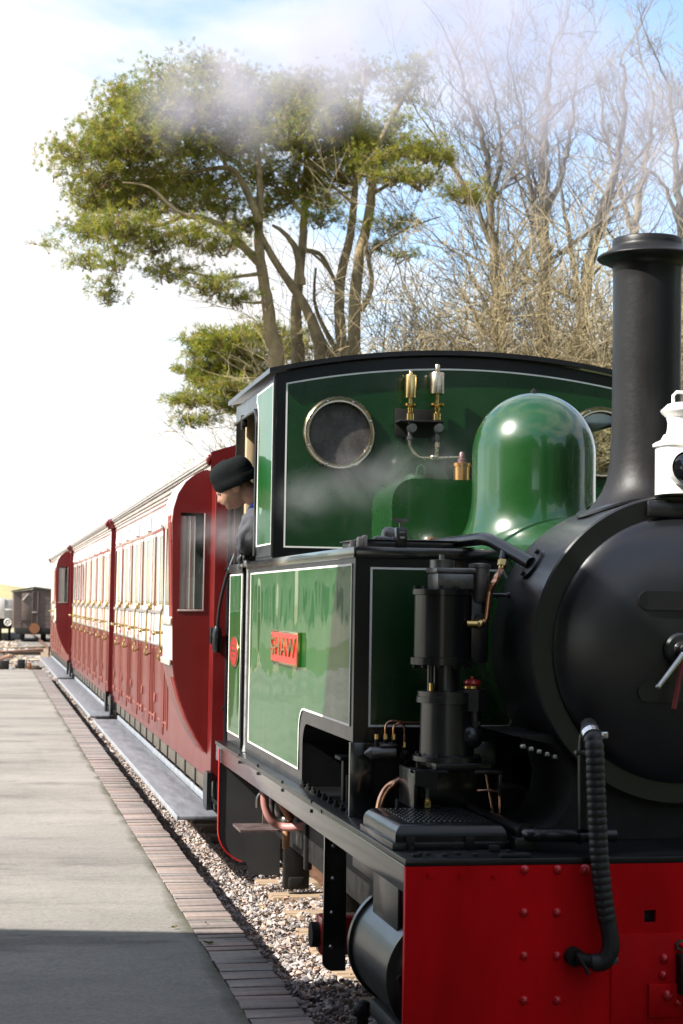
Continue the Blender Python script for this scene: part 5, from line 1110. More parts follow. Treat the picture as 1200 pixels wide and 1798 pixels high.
# ================================================================ TREES
def T(px, py, d): return at(px, py, y=d)
def gz(p): return -0.2
class Pine:
    """trunk and limbs along sighted lines, needles in tufts on short shoots"""
    def __init__(s, d, seed): s.d = d; s.rr = random.Random(seed); s.wood = MB(); s.limbs = MB(); s.br = []; s.V = []; s.F = []
    def trunk(s, pts, r0, r1, dd=0.0, ground=True, n=9, mb=None):
        P = [T(px, py, s.d+dd+(z[0] if z else 0)) for px, py, *z in pts]
        if ground: P = [Vector((P[0].x+(P[0].x-P[1].x)*.4, P[0].y, -0.3)), P[0].lerp(Vector((P[0].x+(P[0].x-P[1].x)*.4, P[0].y, -0.3)), .5)]+P
        P = smooth_path(P, 5); k = len(P)
        P = [p+Vector((s.rr.uniform(-1, 1), 0, s.rr.uniform(-1, 1)))*r0*.05 for p in P]
        if mb is not None: mb = MB(); s.br.append(mb)
        (s.wood if mb is None else mb).tube(P, [(r0*.92+(r1*.55-r0*.92)*(i/(k-1))**.9)*(1+.03*s.rr.uniform(-1, 1)) for i in range(k)], n); return P
    def tuft(s, c, dirn, L):
        rr = s.rr; o = len(s.V); s.V.append(tuple(c)); 
        for _ in range(13):
            v = Vector((rr.gauss(0, 1), rr.gauss(0, 1), rr.gauss(0, 1))).normalized()*.75+dirn*.75
            v = v.normalized()*L*rr.uniform(.7, 1.2); w = v.cross(Vector((rr.gauss(0, 1), rr.gauss(0, 1), rr.gauss(0, 1)))).normalized()*L*.05
            k = len(s.V); s.V += [tuple(c+v*.55+w), tuple(c+v), tuple(c+v*.55-w)]; s.F.append((o, k, k+1, k+2))
    def clump(s, px, py, rx, ry, n, dd=0.0, dz=None, L=.11, link_=True):
        rr = s.rr; d = s.d+dd; k = d/FPX; c = T(px, py, d); dz = dz if dz is not None else .5*(rx+ry)*k
        for _ in range(int(n*2.6)):
            while True:
                u = Vector((rr.uniform(-1, 1), rr.uniform(-1, 1), rr.uniform(-1, 1)))
                if u.length <= 1: break
            u = u*(0.80+.32*rr.random())
            p = c+CR*u.x*rx*1.06*k+Vector((0, 1, 0))*u.y*dz+CU*u.z*ry*1.02*k
            dirn = (Vector((u.x*.9, u.y*.8, .16+.22*u.z))+Vector((rr.gauss(0, .40), rr.gauss(0, .40), rr.gauss(0, .14)))).normalized()
            ln = rr.uniform(.25, .6)
            m_ = rr.randint(3, 6)
            for i in range(m_):
                q = p+dirn*ln*(i/(m_-1)-.3)+Vector((rr.gauss(0, .03), rr.gauss(0, .03), rr.gauss(0, .03)))
                s.tuft(q, dirn, L*rr.uniform(.8, 1.15))
            if rr.random() < .30:
                a = p-dirn*ln*.4; b_ = p-dirn*ln*.4-Vector((u.x*rx*k*.6, u.y*dz*.6, u.z*ry*k*.25+.15))
                s.limbs.tube([b_, a.lerp(b_, .5)+Vector((0, 0, rr.uniform(-.08, .08))), p+dirn*ln*.3], [.022, .014, .006], 4, False)
    def finish(s, label, group):
        o = s.wood.build('trunk', M['bark'], None, ang=60)
        root = thing('pine_tree', label, 'tree', (o.data.vertices[0].co.x, s.d, -.3), group); attach(o, root)
        for q in s.br: part(q, 'branch', M['bark'], root, ang=70)
        if s.limbs.v: part(s.limbs, 'twigs', M['bark'], root, ang=70)['kind'] = 'stuff'
        me = bpy.data.meshes.new('crown'); me.from_pydata(s.V, [], s.F); link('crown', me, M['needles'], root); return root
GP = 'old pines behind the engine'
# left pine: wide crown reaching left
p = Pine(34, 1)
p.trunk([(486, 640), (478, 590), (468, 520), (457, 455), (455, 400), (457, 330), (452, 260), (448, 190)], .215, .07)
p.trunk([(458, 462), (430, 435), (398, 402), (360, 384), (325, 380), (285, 395), (240, 400)], .11, .03, -.6, False, 7, p.limbs)
p.trunk([(345, 382), (310, 370), (265, 330), (215, 320)], .06, .02, -1.2, False, 6, p.limbs)
p.trunk([(456, 390), (430, 330), (405, 296), (350, 300), (300, 305), (240, 300)], .09, .02, -.4, False, 7, p.limbs)
p.trunk([(400, 298), (380, 260), (330, 220), (290, 170)], .05, .015, -.3, False, 6, p.limbs)
p.trunk([(462, 480), (430, 484), (390, 488), (330, 478), (290, 470)], .05, .015, -.5, False, 6, p.limbs)
p.trunk([(466, 530), (440, 532), (405, 528)], .04, .012, -.2, False, 6, p.limbs)
for a in [(135, 268, 48, 24, 26), (105, 285, 18, 30, 8), (185, 250, 50, 30, 40), (215, 175, 34, 38, 36), (180, 215, 30, 18, 16), (300, 140, 40, 30, 26), (352, 118, 22, 34, 16), (290, 195, 70, 48, 80), (240, 240, 66, 42, 74), (330, 240, 70, 50, 80), (185, 305, 44, 22, 30), (160, 345, 40, 26, 34), (230, 330, 60, 34, 56), (300, 320, 66, 30, 56), (160, 400, 36, 20, 24), (150, 455, 36, 14, 14), (215, 400, 56, 30, 46), (270, 425, 44, 22, 28), (205, 455, 26, 22, 16), (190, 510, 16, 26, 12), (88, 428, 22, 8, 4), (375, 180, 60, 40, 60), (410, 250, 56, 40, 52), (370, 320, 50, 30, 34), (330, 410, 50, 20, 24), (385, 430, 44, 22, 24), (300, 472, 42, 18, 24), (360, 500, 50, 14, 20), (415, 522, 34, 12, 12), (430, 160, 46, 34, 34), (400, 130, 40, 26, 22), (250, 285, 60, 22, 26), (330, 355, 50, 22, 26), (210, 355, 46, 20, 20), (385, 355, 40, 24, 24), (270, 365, 40, 16, 16), (455, 215, 50, 34, 36)]:
    p.clump(*a, dd=p.rr.uniform(-1.6, .9))
p.finish('spreading pine with the broadest crown reaching far left over the carriages', GP)
# second pine
p = Pine(35, 2)
p.trunk([(524, 640), (522, 600), (520, 545), (527, 470), (533, 410), (536, 330), (541, 250), (538, 170), (530, 130)], .19, .06)
p.trunk([(563, 640), (555, 590), (540, 545), (515, 505), (488, 465), (462, 420), (448, 385)], .16, .10, -1.0, True)
p.trunk([(530, 500), (520, 440), (500, 410), (478, 395)], .10, .05, -.8, False, 7, p.limbs)
p.trunk([(535, 380), (500, 340), (470, 320)], .06, .02, -.4, False, 6, p.limbs)
p.trunk([(538, 300), (570, 260), (600, 230)], .06, .02, -.3, False, 6, p.limbs)
p.trunk([(532, 440), (560, 445), (578, 470), (590, 500)], .06, .05, .3, False, 6, p.limbs)
for a in [(500, 185, 56, 36, 50), (545, 150, 46, 26, 30), (470, 165, 44, 28, 30), (520, 235, 66, 32, 58), (460, 300, 60, 30, 40), (520, 320, 60, 26, 40), (560, 270, 56, 28, 40), (480, 355, 56, 22, 32), (430, 390, 46, 20, 20), (570, 345, 44, 20, 24), (560, 190, 46, 24, 30)]:
    p.clump(*a, dd=p.rr.uniform(-1.5, .9))
p.finish('twin stemmed pine whose paler stem leans left across the trunk beside it', GP)
# third pine
p = Pine(34.5, 3)
p.trunk([(605, 645), (600, 600), (596, 530), (602, 470), (614, 420), (622, 360), (624, 300), (628, 230), (636, 160), (640, 120)], .17, .06)
p.trunk([(600, 640), (575, 615), (560, 585), (548, 550)], .12, .10, -.2, False, 7, p.limbs)
p.trunk([(595, 620), (577, 590), (560, 555), (552, 520), (555, 470)], .07, .04, .4, False, 6, p.limbs)
p.trunk([(592, 500), (575, 470), (555, 450), (530, 430)], .05, .03, .2, False, 6, p.limbs)
p.trunk([(622, 360), (590, 330), (560, 320)], .05, .02, -.3, False, 6, p.limbs)
p.trunk([(630, 220), (612, 185), (604, 150)], .05, .02, .0, False, 6, p.limbs)
for a in [(600, 245, 60, 28, 50), (640, 235, 50, 26, 38), (600, 305, 54, 22, 36), (590, 195, 46, 24, 28), (640, 125, 34, 22, 20), (610, 150, 26, 16, 9), (560, 380, 40, 14, 14), (640, 290, 40, 22, 24)]:
    p.clump(*a, dd=p.rr.uniform(-1.4, .8))
p.finish('slender pine standing close to the right hand trunk and bending towards it', GP)
# fourth pine
p = Pine(34, 4)
p.trunk([(622, 645), (622, 600), (624, 520), (634, 440), (648, 380), (655, 320), (662, 270), (680, 225), (703, 180), (722, 150), (735, 120)], .185, .06)
p.trunk([(634, 545), (648, 520), (653, 490), (648, 460), (655, 440), (690, 415), (730, 395), (775, 380)], .07, .02, -.3, False, 7, p.limbs)
p.trunk([(650, 470), (643, 440), (646, 425)], .05, .03, -.3, False, 6, p.limbs)
p.trunk([(655, 340), (690, 320), (720, 300), (760, 280)], .05, .015, -.2, False, 6, p.limbs)
p.trunk([(665, 268), (700, 262), (770, 245)], .05, .015, -.4, False, 6, p.limbs)
for a in [(690, 260, 50, 24, 34), (740, 265, 44, 18, 24), (770, 275, 30, 14, 12), (690, 305, 46, 18, 24), (735, 315, 40, 12, 14), (655, 280, 36, 20, 18), (708, 160, 36, 24, 18), (732, 122, 26, 22, 15), (680, 395, 38, 14, 16), (665, 430, 28, 10, 8), (705, 448, 26, 7, 6), (815, 340, 38, 16, 18), (840, 350, 20, 8, 5), (700, 210, 16, 14, 7)]:
    p.clump(*a, dd=p.rr.uniform(-1.2, .8))
p.finish('rightmost pine with a forked stem and bare lower limbs reaching right', GP)
# low pine behind the cab corner
p = Pine(39, 5)
p.trunk([(500, 690), (497, 640), (492, 590)], .12, .04)
for a0, a1 in (((497, 640), (380, 622)), ((498, 665), (350, 676)), ((498, 690), (320, 704)), ((498, 715), (330, 740))):
    p.trunk([a0, ((a0[0]+a1[0])/2, (a0[1]+a1[1])/2-6), a1], .05, .012, -.3, False, 6, p.limbs)
for a in [(450, 590, 40, 18, 22), (400, 608, 50, 24, 36), (365, 610, 30, 20, 18), (440, 640, 50, 24, 34), (370, 650, 40, 16, 22), (345, 665, 28, 10, 10), (410, 680, 50, 14, 24), (335, 702, 36, 9, 12), (390, 708, 36, 12, 14), (345, 738, 34, 6, 7), (520, 610, 30, 30, 20), (430, 720, 30, 10, 8)]:
    p.clump(*a, dd=p.rr.uniform(-.8, .8), L=.17)
p.finish('low pine whose layered boughs show left of the cab roof', GP)

def bare_tree(base, stems, seed, label, m, name='bare_tree', levels=5, spread=.5, up_=.22, twig=.0058, group='bare trees behind the chimney', kids_=(6, 5, 4, 3, 3), ratio=(.50, .76)):
    """leafless crown: leading limbs run on, side limbs fork off and thin out to twigs"""
    rr = random.Random(seed); W0 = MB(); W1 = MB()
    def grow(p, d, L, r, lv):
        n = 7 if lv == 0 else (5 if lv < 3 else 3); pts = [p]; q = p.copy(); dd = d.copy()
        for i in range(n):
            wob = .10 if lv == 0 else .17
            dd = (dd+Vector((rr.gauss(0, wob), rr.gauss(0, wob), rr.gauss(0, wob*.7)+.05*up_))).normalized(); q = q+dd*L/n; pts.append(q.copy())
        r1 = max(twig*.7, r*(.62 if lv < 2 else .6)); rad = [r+(r1-r)*i/n for i in range(n+1)]
        (W0 if lv == 0 else W1).tube(pts, rad, 7 if lv == 0 else (5 if lv < 2 else 3), False)
        if lv >= levels: return
        kk = kids_[min(lv, len(kids_)-1)]+rr.choice((0, 0, 1))
        for k in range(kk):
            t = 1.0 if k == 0 else rr.uniform(.30 if lv else .42, .97); i = min(n-1, int(t*n)); s_ = pts[i].lerp(pts[i+1], t*n-i) if t < 1 else pts[-1]
            loc = (pts[min(n, i+1)]-pts[i]).normalized(); side = Vector((rr.gauss(0, 1), rr.gauss(0, .8), rr.gauss(0, .55))).normalized()
            sp_ = spread*(.35 if k == 0 else 1.5)
            nd = (loc+side*sp_+Vector((0, 0, up_))).normalized()
            rl = rad[i]; grow(s_, nd, L*(rr.uniform(.68, .86) if k == 0 and lv < 3 else rr.uniform(*ratio)*(1.12-.30*t)), max(twig, (r1*.95 if k == 0 else rl*rr.uniform(.32, .55))), lv+1)
    for st_ in stems:
        if isinstance(st_[0], list):
            P, ra, rb2 = st_; P = [Vector((P[0].x, P[0].y, -.3))]+smooth_path(P, 6) if P[0].z < 5 else smooth_path(P, 6); k = len(P); P = [q+Vector((rr.gauss(0, .03), 0, rr.gauss(0, .03))) for q in P]
            W0.tube(P, [ra+(rb2-ra)*i/(k-1) for i in range(k)], 8, False)
            for i in range(2, k-1):
                dv = (P[i+1]-P[i]).normalized(); f_ = i/(k-1); rad_ = ra+(rb2-ra)*f_
                for _ in range(rr.choice((0, 1, 1))):
                    s_ = P[i].lerp(P[i+1], rr.random()); side = Vector((rr.gauss(0, 1), rr.gauss(0, .7), rr.gauss(0, .3))).normalized()
                    grow(s_, (dv*.75+side*.8+Vector((0, 0, .15))).normalized(), rr.uniform(.9, 2.3)*(1.1-.6*f_), max(twig*1.5, rad_*rr.uniform(.18, .42)), 2)
            grow(P[-1], (P[-1]-P[-2]).normalized(), 1.3, rb2, 2)
            continue
        dx, L, r, lean = st_
        grow(base+Vector((dx, 0, 0)), Vector((lean, rr.uniform(-.08, .08), 1)).normalized(), L, r, 0)
    o = W0.build('trunk', m, None, ang=70, norm=False)
    root = thing(name, label, 'tree', base, group); attach(o, root); part(W1, 'branches', m, root, norm=False, ang=70)['kind'] = 'stuff'; return root
def gb_(px, d): v = T(px, 640, d); return Vector((v.x, d, -.2))
def stem(pts, d, r0, r1): return ([T(px, py, d+dz) for px, py, dz in [(q+(0,))[:3] for q in pts]], r0, r1)
D_ = 39
bare_tree(gb_(882, D_), [stem([(882, 640), (874, 560), (868, 470), (862, 380), (857, 300), (842, 220), (815, 150)], D_, .17, .035), stem([(868, 440), (835, 360), (795, 290), (748, 215)], D_, .075, .02), stem([(862, 350), (880, 270), (872, 190), (850, 110)], D_, .06, .02), stem([(876, 590), (820, 470), (770, 420)], D_, .05, .015)], 21, 'bare grey tree with dark slanting limbs between the pines and the steam', M['twig_dark'])
D_ = 41
bare_tree(gb_(957, D_), [stem([(957, 640), (955, 560), (956, 450), (953, 350), (957, 260), (961, 180), (968, 105)], D_, .22, .04), stem([(954, 430), (932, 340), (918, 250), (905, 150)], D_, .10, .025), stem([(955, 390), (985, 310), (1002, 230), (1010, 130)], D_, .09, .02), stem([(956, 500), (910, 430), (890, 380)], D_, .06, .02)], 22, 'tallest bare tree with a thick upright trunk left of the chimney', M['twig_dark'])
D_ = 43
bare_tree(gb_(1018, D_), [stem([(1018, 640), (1028, 510), (1048, 410), (1074, 325), (1090, 250), (1098, 170), (1090, 100)], D_, .19, .035), stem([(1022, 570), (1003, 430), (987, 340), (978, 240)], D_, .09, .02), stem([(1060, 370), (1110, 290), (1150, 240)], D_, .07, .02)], 23, 'bare tree leaning right behind the chimney top', M['twig_dark'])
D_ = 45
bare_tree(gb_(1118, D_), [stem([(1118, 640), (1114, 470), (1120, 360), (1138, 260), (1148, 160)], D_, .18, .035), stem([(1116, 420), (1085, 320), (1060, 220), (1050, 130)], D_, .08, .02)], 24, 'bare tree hazed by smoke directly above the chimney', M['twig'])
D_ = 44
bare_tree(gb_(1205, D_), [stem([(1205, 640), (1200, 450), (1190, 340), (1185, 240), (1175, 150)], D_, .18, .035), stem([(1196, 400), (1160, 320), (1125, 290)], D_, .07, .02), stem([(1190, 330), (1215, 240), (1225, 160)], D_, .08, .02)], 25, 'bare tree at the right edge behind the drifting smoke', M['twig'])
bare_tree(gb_(815, 46), [(0, 3.0, .11, -.02), (.1, 2.6, .08, .1)], 27, 'smaller bare tree low between the pine trunks and the shrubs', M['twig_dark'])
for i, (px, d, h, lb) in enumerate([(715, 47, 3.0, 'thin pale bare sapling right of the pine trunks above the cab roof'), (770, 45, 2.9, 'bare sapling in front of the pale sky above the whistles')]):
    bare_tree(gb_(px, d), [(0, h, .05, .02), (.3, h*.9, .04, .12), (-.3, h*.9, .04, -.1)], 30+i, lb, M['twig_warm'], levels=4, spread=.35, up_=.4, twig=.006)
for i, (px, d, h, lb) in enumerate([(850, 33, 3.7, 'tangled ochre shrub above the cab roof left of the dome'), (915, 34, 3.8, 'dense ochre thicket above the dome'), (985, 32, 3.8, 'ochre thicket with long arching stems beside the chimney'), (1050, 33.5, 3.9, 'thicket partly hidden by the chimney'), (1130, 33, 3.3, 'thicket seen through the right porthole beyond the cab'), (780, 35, 3.2, 'low thicket right of the whistles above the cab roof'), (950, 36, 3.9, 'thicket around the foot of the tallest bare tree'), (1020, 35.5, 3.9, 'thicket between the dome and the chimney set back from the others')]):
    bare_tree(gb_(px, d), [(0, h, .07, .1), (-.4, h*.95, .05, -.35), (.4, h*.9, .05, .4), (.15, h*1.1, .05, -.15), (-.2, h*.9, .045, .5), (.6, h*.8, .045, .15), (-.6, h*.85, .045, -.1)], 50+i, lb, M['twig_warm'], 'thicket', levels=5, spread=.6, up_=.05, twig=.0066, kids_=(5, 5, 4, 3, 3), ratio=(.55, .8), group='ochre thickets behind the cab')

# ================================================================ YARD AT THE FAR LEFT
VY = 70.0
def vz(py): return at(60, py, y=VY).z
vx0 = at(24, 1080, y=VY).x; vx1 = vx0+2.05; vc = at(61, 1080, y=VY).x
van = thing('goods_van', 'faded brown covered goods van with a ridged roof standing in the yard', 'goods van', (vc, VY+2, 0))
ze, zr, zb0 = vz(1040), vz(1034), vz(1103)
b = MB(); b.prism([(vx0, zb0), (vx1, zb0), (vx1, ze), (vc, zr), (vx0, ze)], VY, 4.6, 'xz'); part(b, 'body', M['van_brown'], van, smooth=False)
b = MB(); b.prism([(vx0-.06, ze+.0), (vc, zr+.02), (vx1+.06, ze), (vx1+.06, ze+.06), (vc, zr+.09), (vx0-.06, ze+.06)], VY-.08, 4.8, 'xz'); part(b, 'roof', M['van_roof'], van, smooth=False)
px_ = lambda px: at(px, 1080, y=VY).x
b = MB(); b.rbox(px_(56), px_(58), VY-.07, VY-.002, zb0, ze+.05, .01); part(b, 'end_post', M['van_brown'], van); b = MB(); b.rbox(px_(65.5), px_(67.5), VY-.07, VY-.002, zb0, ze+.03, .01); part(b, 'end_post', M['van_brown'], van)
b = MB(); b.rbox(px_(38), px_(55.5), VY-.06, VY-.002, vz(1090), vz(1041), .01); part(b, 'end_door', mat('van door paint', (.115, .085, .072), .65, vary=.2, scale=3), van)
b = MB(); b.rbox(px_(57), px_(66), VY-.09, VY-.071, vz(1076), vz(1074), .005); b.tube([(px_(39), VY-.08, vz(1055)), (px_(49), VY-.08, vz(1043))], .025, 6); part(b, 'door_bar', mat('pale worn strap', (.33, .29, .26), .5, vary=.2), van)
for k in range(9):
    zz = zb0+(ze-zb0)*(k+.5)/9; b = MB(); b.box(vx0+.02, px_(37.6), VY-.012-.004*(k % 2), VY-.001, zz-(ze-zb0)/19, zz+(ze-zb0)/19); part(b, 'plank', M['van_brown'], van, smooth=False)
    b = MB(); b.box(px_(68), vx1-.02, VY-.012-.004*(k % 2), VY-.001, zz-(ze-zb0)/19, zz+(ze-zb0)/19); part(b, 'plank', M['van_brown'], van, smooth=False)
b = MB(); b.rbox(vx0+.1, vx1-.1, VY-.04, VY+4.6, zb0-.24, zb0-.005, .01); part(b, 'underframe', M['black_dull'], van)
b = MB(); b.cyl((vc, VY-.04, vz(1103)), (vc, VY-.4, vz(1103)), .12, n=16); b.cyl((vc, VY-.4, vz(1103)), (vc, VY-.45, vz(1103)), .2, n=20); part(b, 'buffer', M['rust'], van)
for dx in (-.42, .42):
    for dy in (.9, 3.6): b = MB(); b.lathe([(.33, -.06), (.33, .06)], (vc+dx, VY+dy, .24), 'x', 24); part(b, 'wheel', M['black_dull'], van)
pw = thing('open_wagon', 'pale grey wagon with a white handwheel left of the brown van', 'wagon', (0, VY+4, 0))
wy = VY+3; wz = lambda py: at(10, py, y=wy).z; wx = lambda px: at(px, 1080, y=wy).x
b = MB(); b.rbox(wx(-26), wx(24), wy, wy+4, wz(1086), wz(1052), .03); part(b, 'body', M['pale_wagon'], pw)
b = MB(); b.rbox(wx(-26), wx(8), wy-.03, wy-.002, wz(1086), wz(1050), .01); part(b, 'end_sheet', M['lamp_white'], pw)
b = MB(); b.rbox(wx(8.5), wx(23.5), wy-.03, wy-.002, wz(1071.5), wz(1069.5), .005); part(b, 'rail', M['lamp_white'], pw)
hwc = Vector((wx(14.5), wy-.15, wz(1092.5))); b = MB(); b.tube([hwc+Vector((.13*math.cos(a), 0, .13*math.sin(a))) for a in [2*math.pi*i/20 for i in range(20)]], .028, 8, closed=True)
for k in range(5): a = 2*math.pi*k/5+.3; b.tube([hwc, hwc+Vector((.13*math.cos(a), 0, .13*math.sin(a)))], .02, 6)
b.cyl(hwc, hwc+Vector((0, .16, 0)), .03, n=8); part(b, 'handwheel', M['lamp_white'], pw)
b = MB(); b.rbox(wx(-24), wx(22), wy+.1, wy+3.9, wz(1104), wz(1087), .02)
for dx in (2, 18): b.lathe([(.3, -.05), (.3, .05)], (wx(dx), wy+.8, .22), 'x', 20)
part(b, 'underframe', M['black_dull'], pw)
# lengths of rail, timbers and stones dumped past the platform end
def baulk(px0, py0, px1, py1, w, h, nm, lb, cat, m, zt=.05):
    a = at(px0, py0, z=zt); c_ = at(px1, py1, z=zt); d = (c_-a); L = d.length; b = MB()
    b.rbox(0, L, -w/2, w/2, -h/2, h/2, .012); o = b.build(nm, m); o.location = a; o.rotation_euler = (0, 0, math.atan2(d.y, d.x)); tag(o, lb, cat); return o
RT = mat('orange rusty rail', (.30, .12, .05), .7, vary=.4, scale=6, bmp=.3); TB = mat('pale sawn timber', (.50, .38, .24), .8, vary=.3, scale=4); DT = mat('dark old timber', (.09, .065, .045), .8, vary=.4, scale=6)
baulk(-60, 1151, 73, 1142, .14, .12, 'rail_length', 'long dark rail length lying across the yard beyond the platform end', 'rail', RT)
baulk(-40, 1147, 71, 1147, .12, .10, 'rail_length', 'shorter dark rail length just in front of the long one', 'rail', DT)
baulk(-30, 1169, 21, 1152, .10, .10, 'timber_baulk', 'orange timber slanting towards the rails at the frame edge', 'timber', RT)
baulk(-50, 1140, 90, 1136, .10, .08, 'timber_baulk', 'pale orange timber farthest from the platform end', 'timber', TB, 0.0)
baulk(-10, 1162, 70, 1158, .50, .03, 'board', 'pale broad board lying flat on the yard', 'board', TB, -.02)
baulk(2, 1118, 39, 1117, .30, .30, 'sleeper_stack', 'grey sleepers stacked in front of the pale wagon', 'sleepers', mat('grey weathered timber', (.2, .2, .2), .8, vary=.3), .05)
rr = random.Random(9)
LBS = ['dark cast block at the platform end nearest the frame edge', 'upright pale stub among the dark castings at the platform end', 'dark casting beside the carriage footboards', 'rusty lump between the dark castings', 'pale lump on the ground left of the stub', 'low dark chair casting at the very end of the tarmac']
for i, (px, py, w, h, m) in enumerate([(8, 1170, .20, .16, M['black_dull']), (45.5, 1168, .05, .17, M['steel']), (62, 1170, .18, .06, DT), (52, 1168, .07, .10, RT), (20, 1171, .10, .05, M['pale_wagon']), (38, 1167, .16, .15, M['black_dull'])]):
    q = at(px, py, y=37.2); b = MB(); b.rbox(q.x-w/2, q.x+w/2, 37.1, 37.1+w, q.z-.08, q.z+h-.04, .015); b.rbox(q.x-w*.8, q.x+w*.8, 37.12, 37.1+w*.8, q.z-.08, q.z-.02, .01)
    o = b.build('scrap_casting', m); tag(o, LBS[i], 'scrap', 'scrap left past the platform end')
yg = scatter('rubble', [(-2, 1.5, 36.3, 42, 900, .03, .09, -.1, .0, False), (-4, 1.5, 42, 70, 1200, .05, .13, -.12, -.02, False)], 77, M['stone']); tag(yg, kind='stuff', label='stony rubble on the yard ground')

# ================================================================ STATION SIDE (unseen, added to shade the engine's front and be mirrored in its paint)
EY = 5.75
st = thing('shade_building', 'unseen cream rendered station building with slate roof added to shade the engine front', 'building', (-8.6, -3, 0))  # unseen building, added to cast shade over the engine front
b = MB(); b.box(-12.0, -5.22, -13, EY, PZ+.002, 4.75); b.prism([(-12.0, 4.75), (-5.22, 4.75), (-8.61, 6.9)], -13, EY+13, 'xz'); part(b, 'wall', M['wall_cream'], st, smooth=False)
for sgn in (0, 1):
    b = MB()
    if sgn == 0: b.prism([(-4.84, 4.99), (-8.61, 7.10), (-8.61, 7.22), (-4.84, 5.11)], -13.2, EY+13.2, 'xz')
    else: b.prism([(-12.38, 4.99), (-8.61, 7.10), (-8.61, 7.22), (-12.38, 5.11)], -13.2, EY+13.2, 'xz')
    part(b, 'roof', M['slate'], st, smooth=False)
aw = thing('shade_awning', 'unseen timber awning added to shade the platform and engine front', 'awning', (-.4, -4, 4.55))  # unseen awning, added to cast the platform shadow and block overhead sky
edge_y = lambda x: 5.85-.2*(x-.4)  # end edge slanted to lay the shadow line across the platform
b = MB(); b.prism([(-5.21, -13), (1.0, -13), (1.0, 3.9), (-1.12, 3.9), (-1.12, edge_y(-1.12)), (-5.21, edge_y(-5.21))], 4.55, .10, 'xy'); part(b, 'awning_deck', M['slate'], aw, smooth=False)
for k in range(56):
    yv = 3.75-.3*k; b = MB(); b.box(.985, 1.01, yv-.145, yv+.145, 4.27+.03*(k % 2), 4.545); part(b, 'valance_board', M['paint_white'], aw, smooth=False)
for k in range(4):
    b = MB(); b.cyl((.55, 2.6-4.4*k, PZ), (.55, 2.6-4.4*k, 4.548), .07, n=12) if k else b.cyl((-3.2, 5.2, PZ), (-3.2, 5.2, 4.548), .07, n=12); part(b, 'post', M['green_flat'], aw)
for k in range(5):
    yc0 = 4.2-3.4*k
    b = MB(); b.box(-5.22, -5.20, yc0-.6, yc0+.6, 1.1, 2.9) if k != 1 else b.box(-5.22, -5.20, yc0-.55, yc0+.55, .24, 2.5)
    w_ = part(b, 'window' if k != 1 else 'door', M['interior'] if k != 1 else M['green_flat'], st, smooth=False)
    b = MB(); z0 = 1.1 if k != 1 else .24; z1 = 2.9 if k != 1 else 2.5
    b.rbox(-5.215, -5.16, yc0-.68, yc0-.58, z0, z1, .006); b.rbox(-5.215, -5.16, yc0+.58, yc0+.68, z0, z1, .006); b.rbox(-5.215, -5.16, yc0-.68, yc0+.68, z1, z1+.1, .006); b.rbox(-5.215, -5.14, yc0-.7, yc0+.7, z0-.08, z0, .006); part(b, 'frame', M['paint_white'], w_)
ct = thing('cottage', 'unseen cream cottage with dark windows added to be mirrored in the paint', 'building', (-13, 70, 0))  # unseen cottage, added to give the paint something to mirror
b = MB(); b.box(-20, -6.5, 66, 73, -.3, 3.1); part(b, 'wall', M['wall_cream'], ct, smooth=False)
b = MB(); b.prism([(65.6, 3.0), (73.4, 3.0), (69.5, 5.2)], -20.3, 14.1, 'yz'); part(b, 'roof', M['slate'], ct, smooth=False)
for k in range(4):
    b = MB(); x = -18+k*3.1; b.box(x, x+1.3, 65.95, 65.999, 1.0, 2.3); part(b, 'window', M['interior'], ct, smooth=False)
def leafy(name, label, cat, cx, cy, rx, ry, h, n, seed, trunk=True, group=None):
    rr = random.Random(seed); V = []; Fq = []
    for _ in range(n):
        a = rr.uniform(0, 6.28); t = rr.random(); s_ = math.sqrt(rr.random()); prof = (math.sin(math.pi*(.12+.80*t)))**.6
        rad = (.62+.38*s_)*(1+.22*mnoise.noise(Vector((math.cos(a)*2+seed, math.sin(a)*2, t*4)))); p = Vector((cx+rx*prof*rad*math.cos(a), cy+ry*prof*rad*math.sin(a), .1+h*t))
        u = Vector((rr.gauss(0, 1), rr.gauss(0, 1), rr.gauss(0, 1))).normalized(); w = u.orthogonal().normalized(); L = rr.uniform(.16, .34)
        o = len(V); V += [tuple(p-u*L), tuple(p+w*L*.5), tuple(p+u*L), tuple(p-w*L*.5)]; Fq.append((o, o+1, o+2, o+3))
    r = thing(name, label, cat, (cx, cy, -.2), group); me = bpy.data.meshes.new('crown'); me.from_pydata(V, [], Fq); link('crown', me, M['leaf'], r)
    b = MB(); b.tube([(cx, cy, -.3), (cx, cy, h*.8)], [.22, .06], 8); part(b, 'trunk', M['bark'], r)
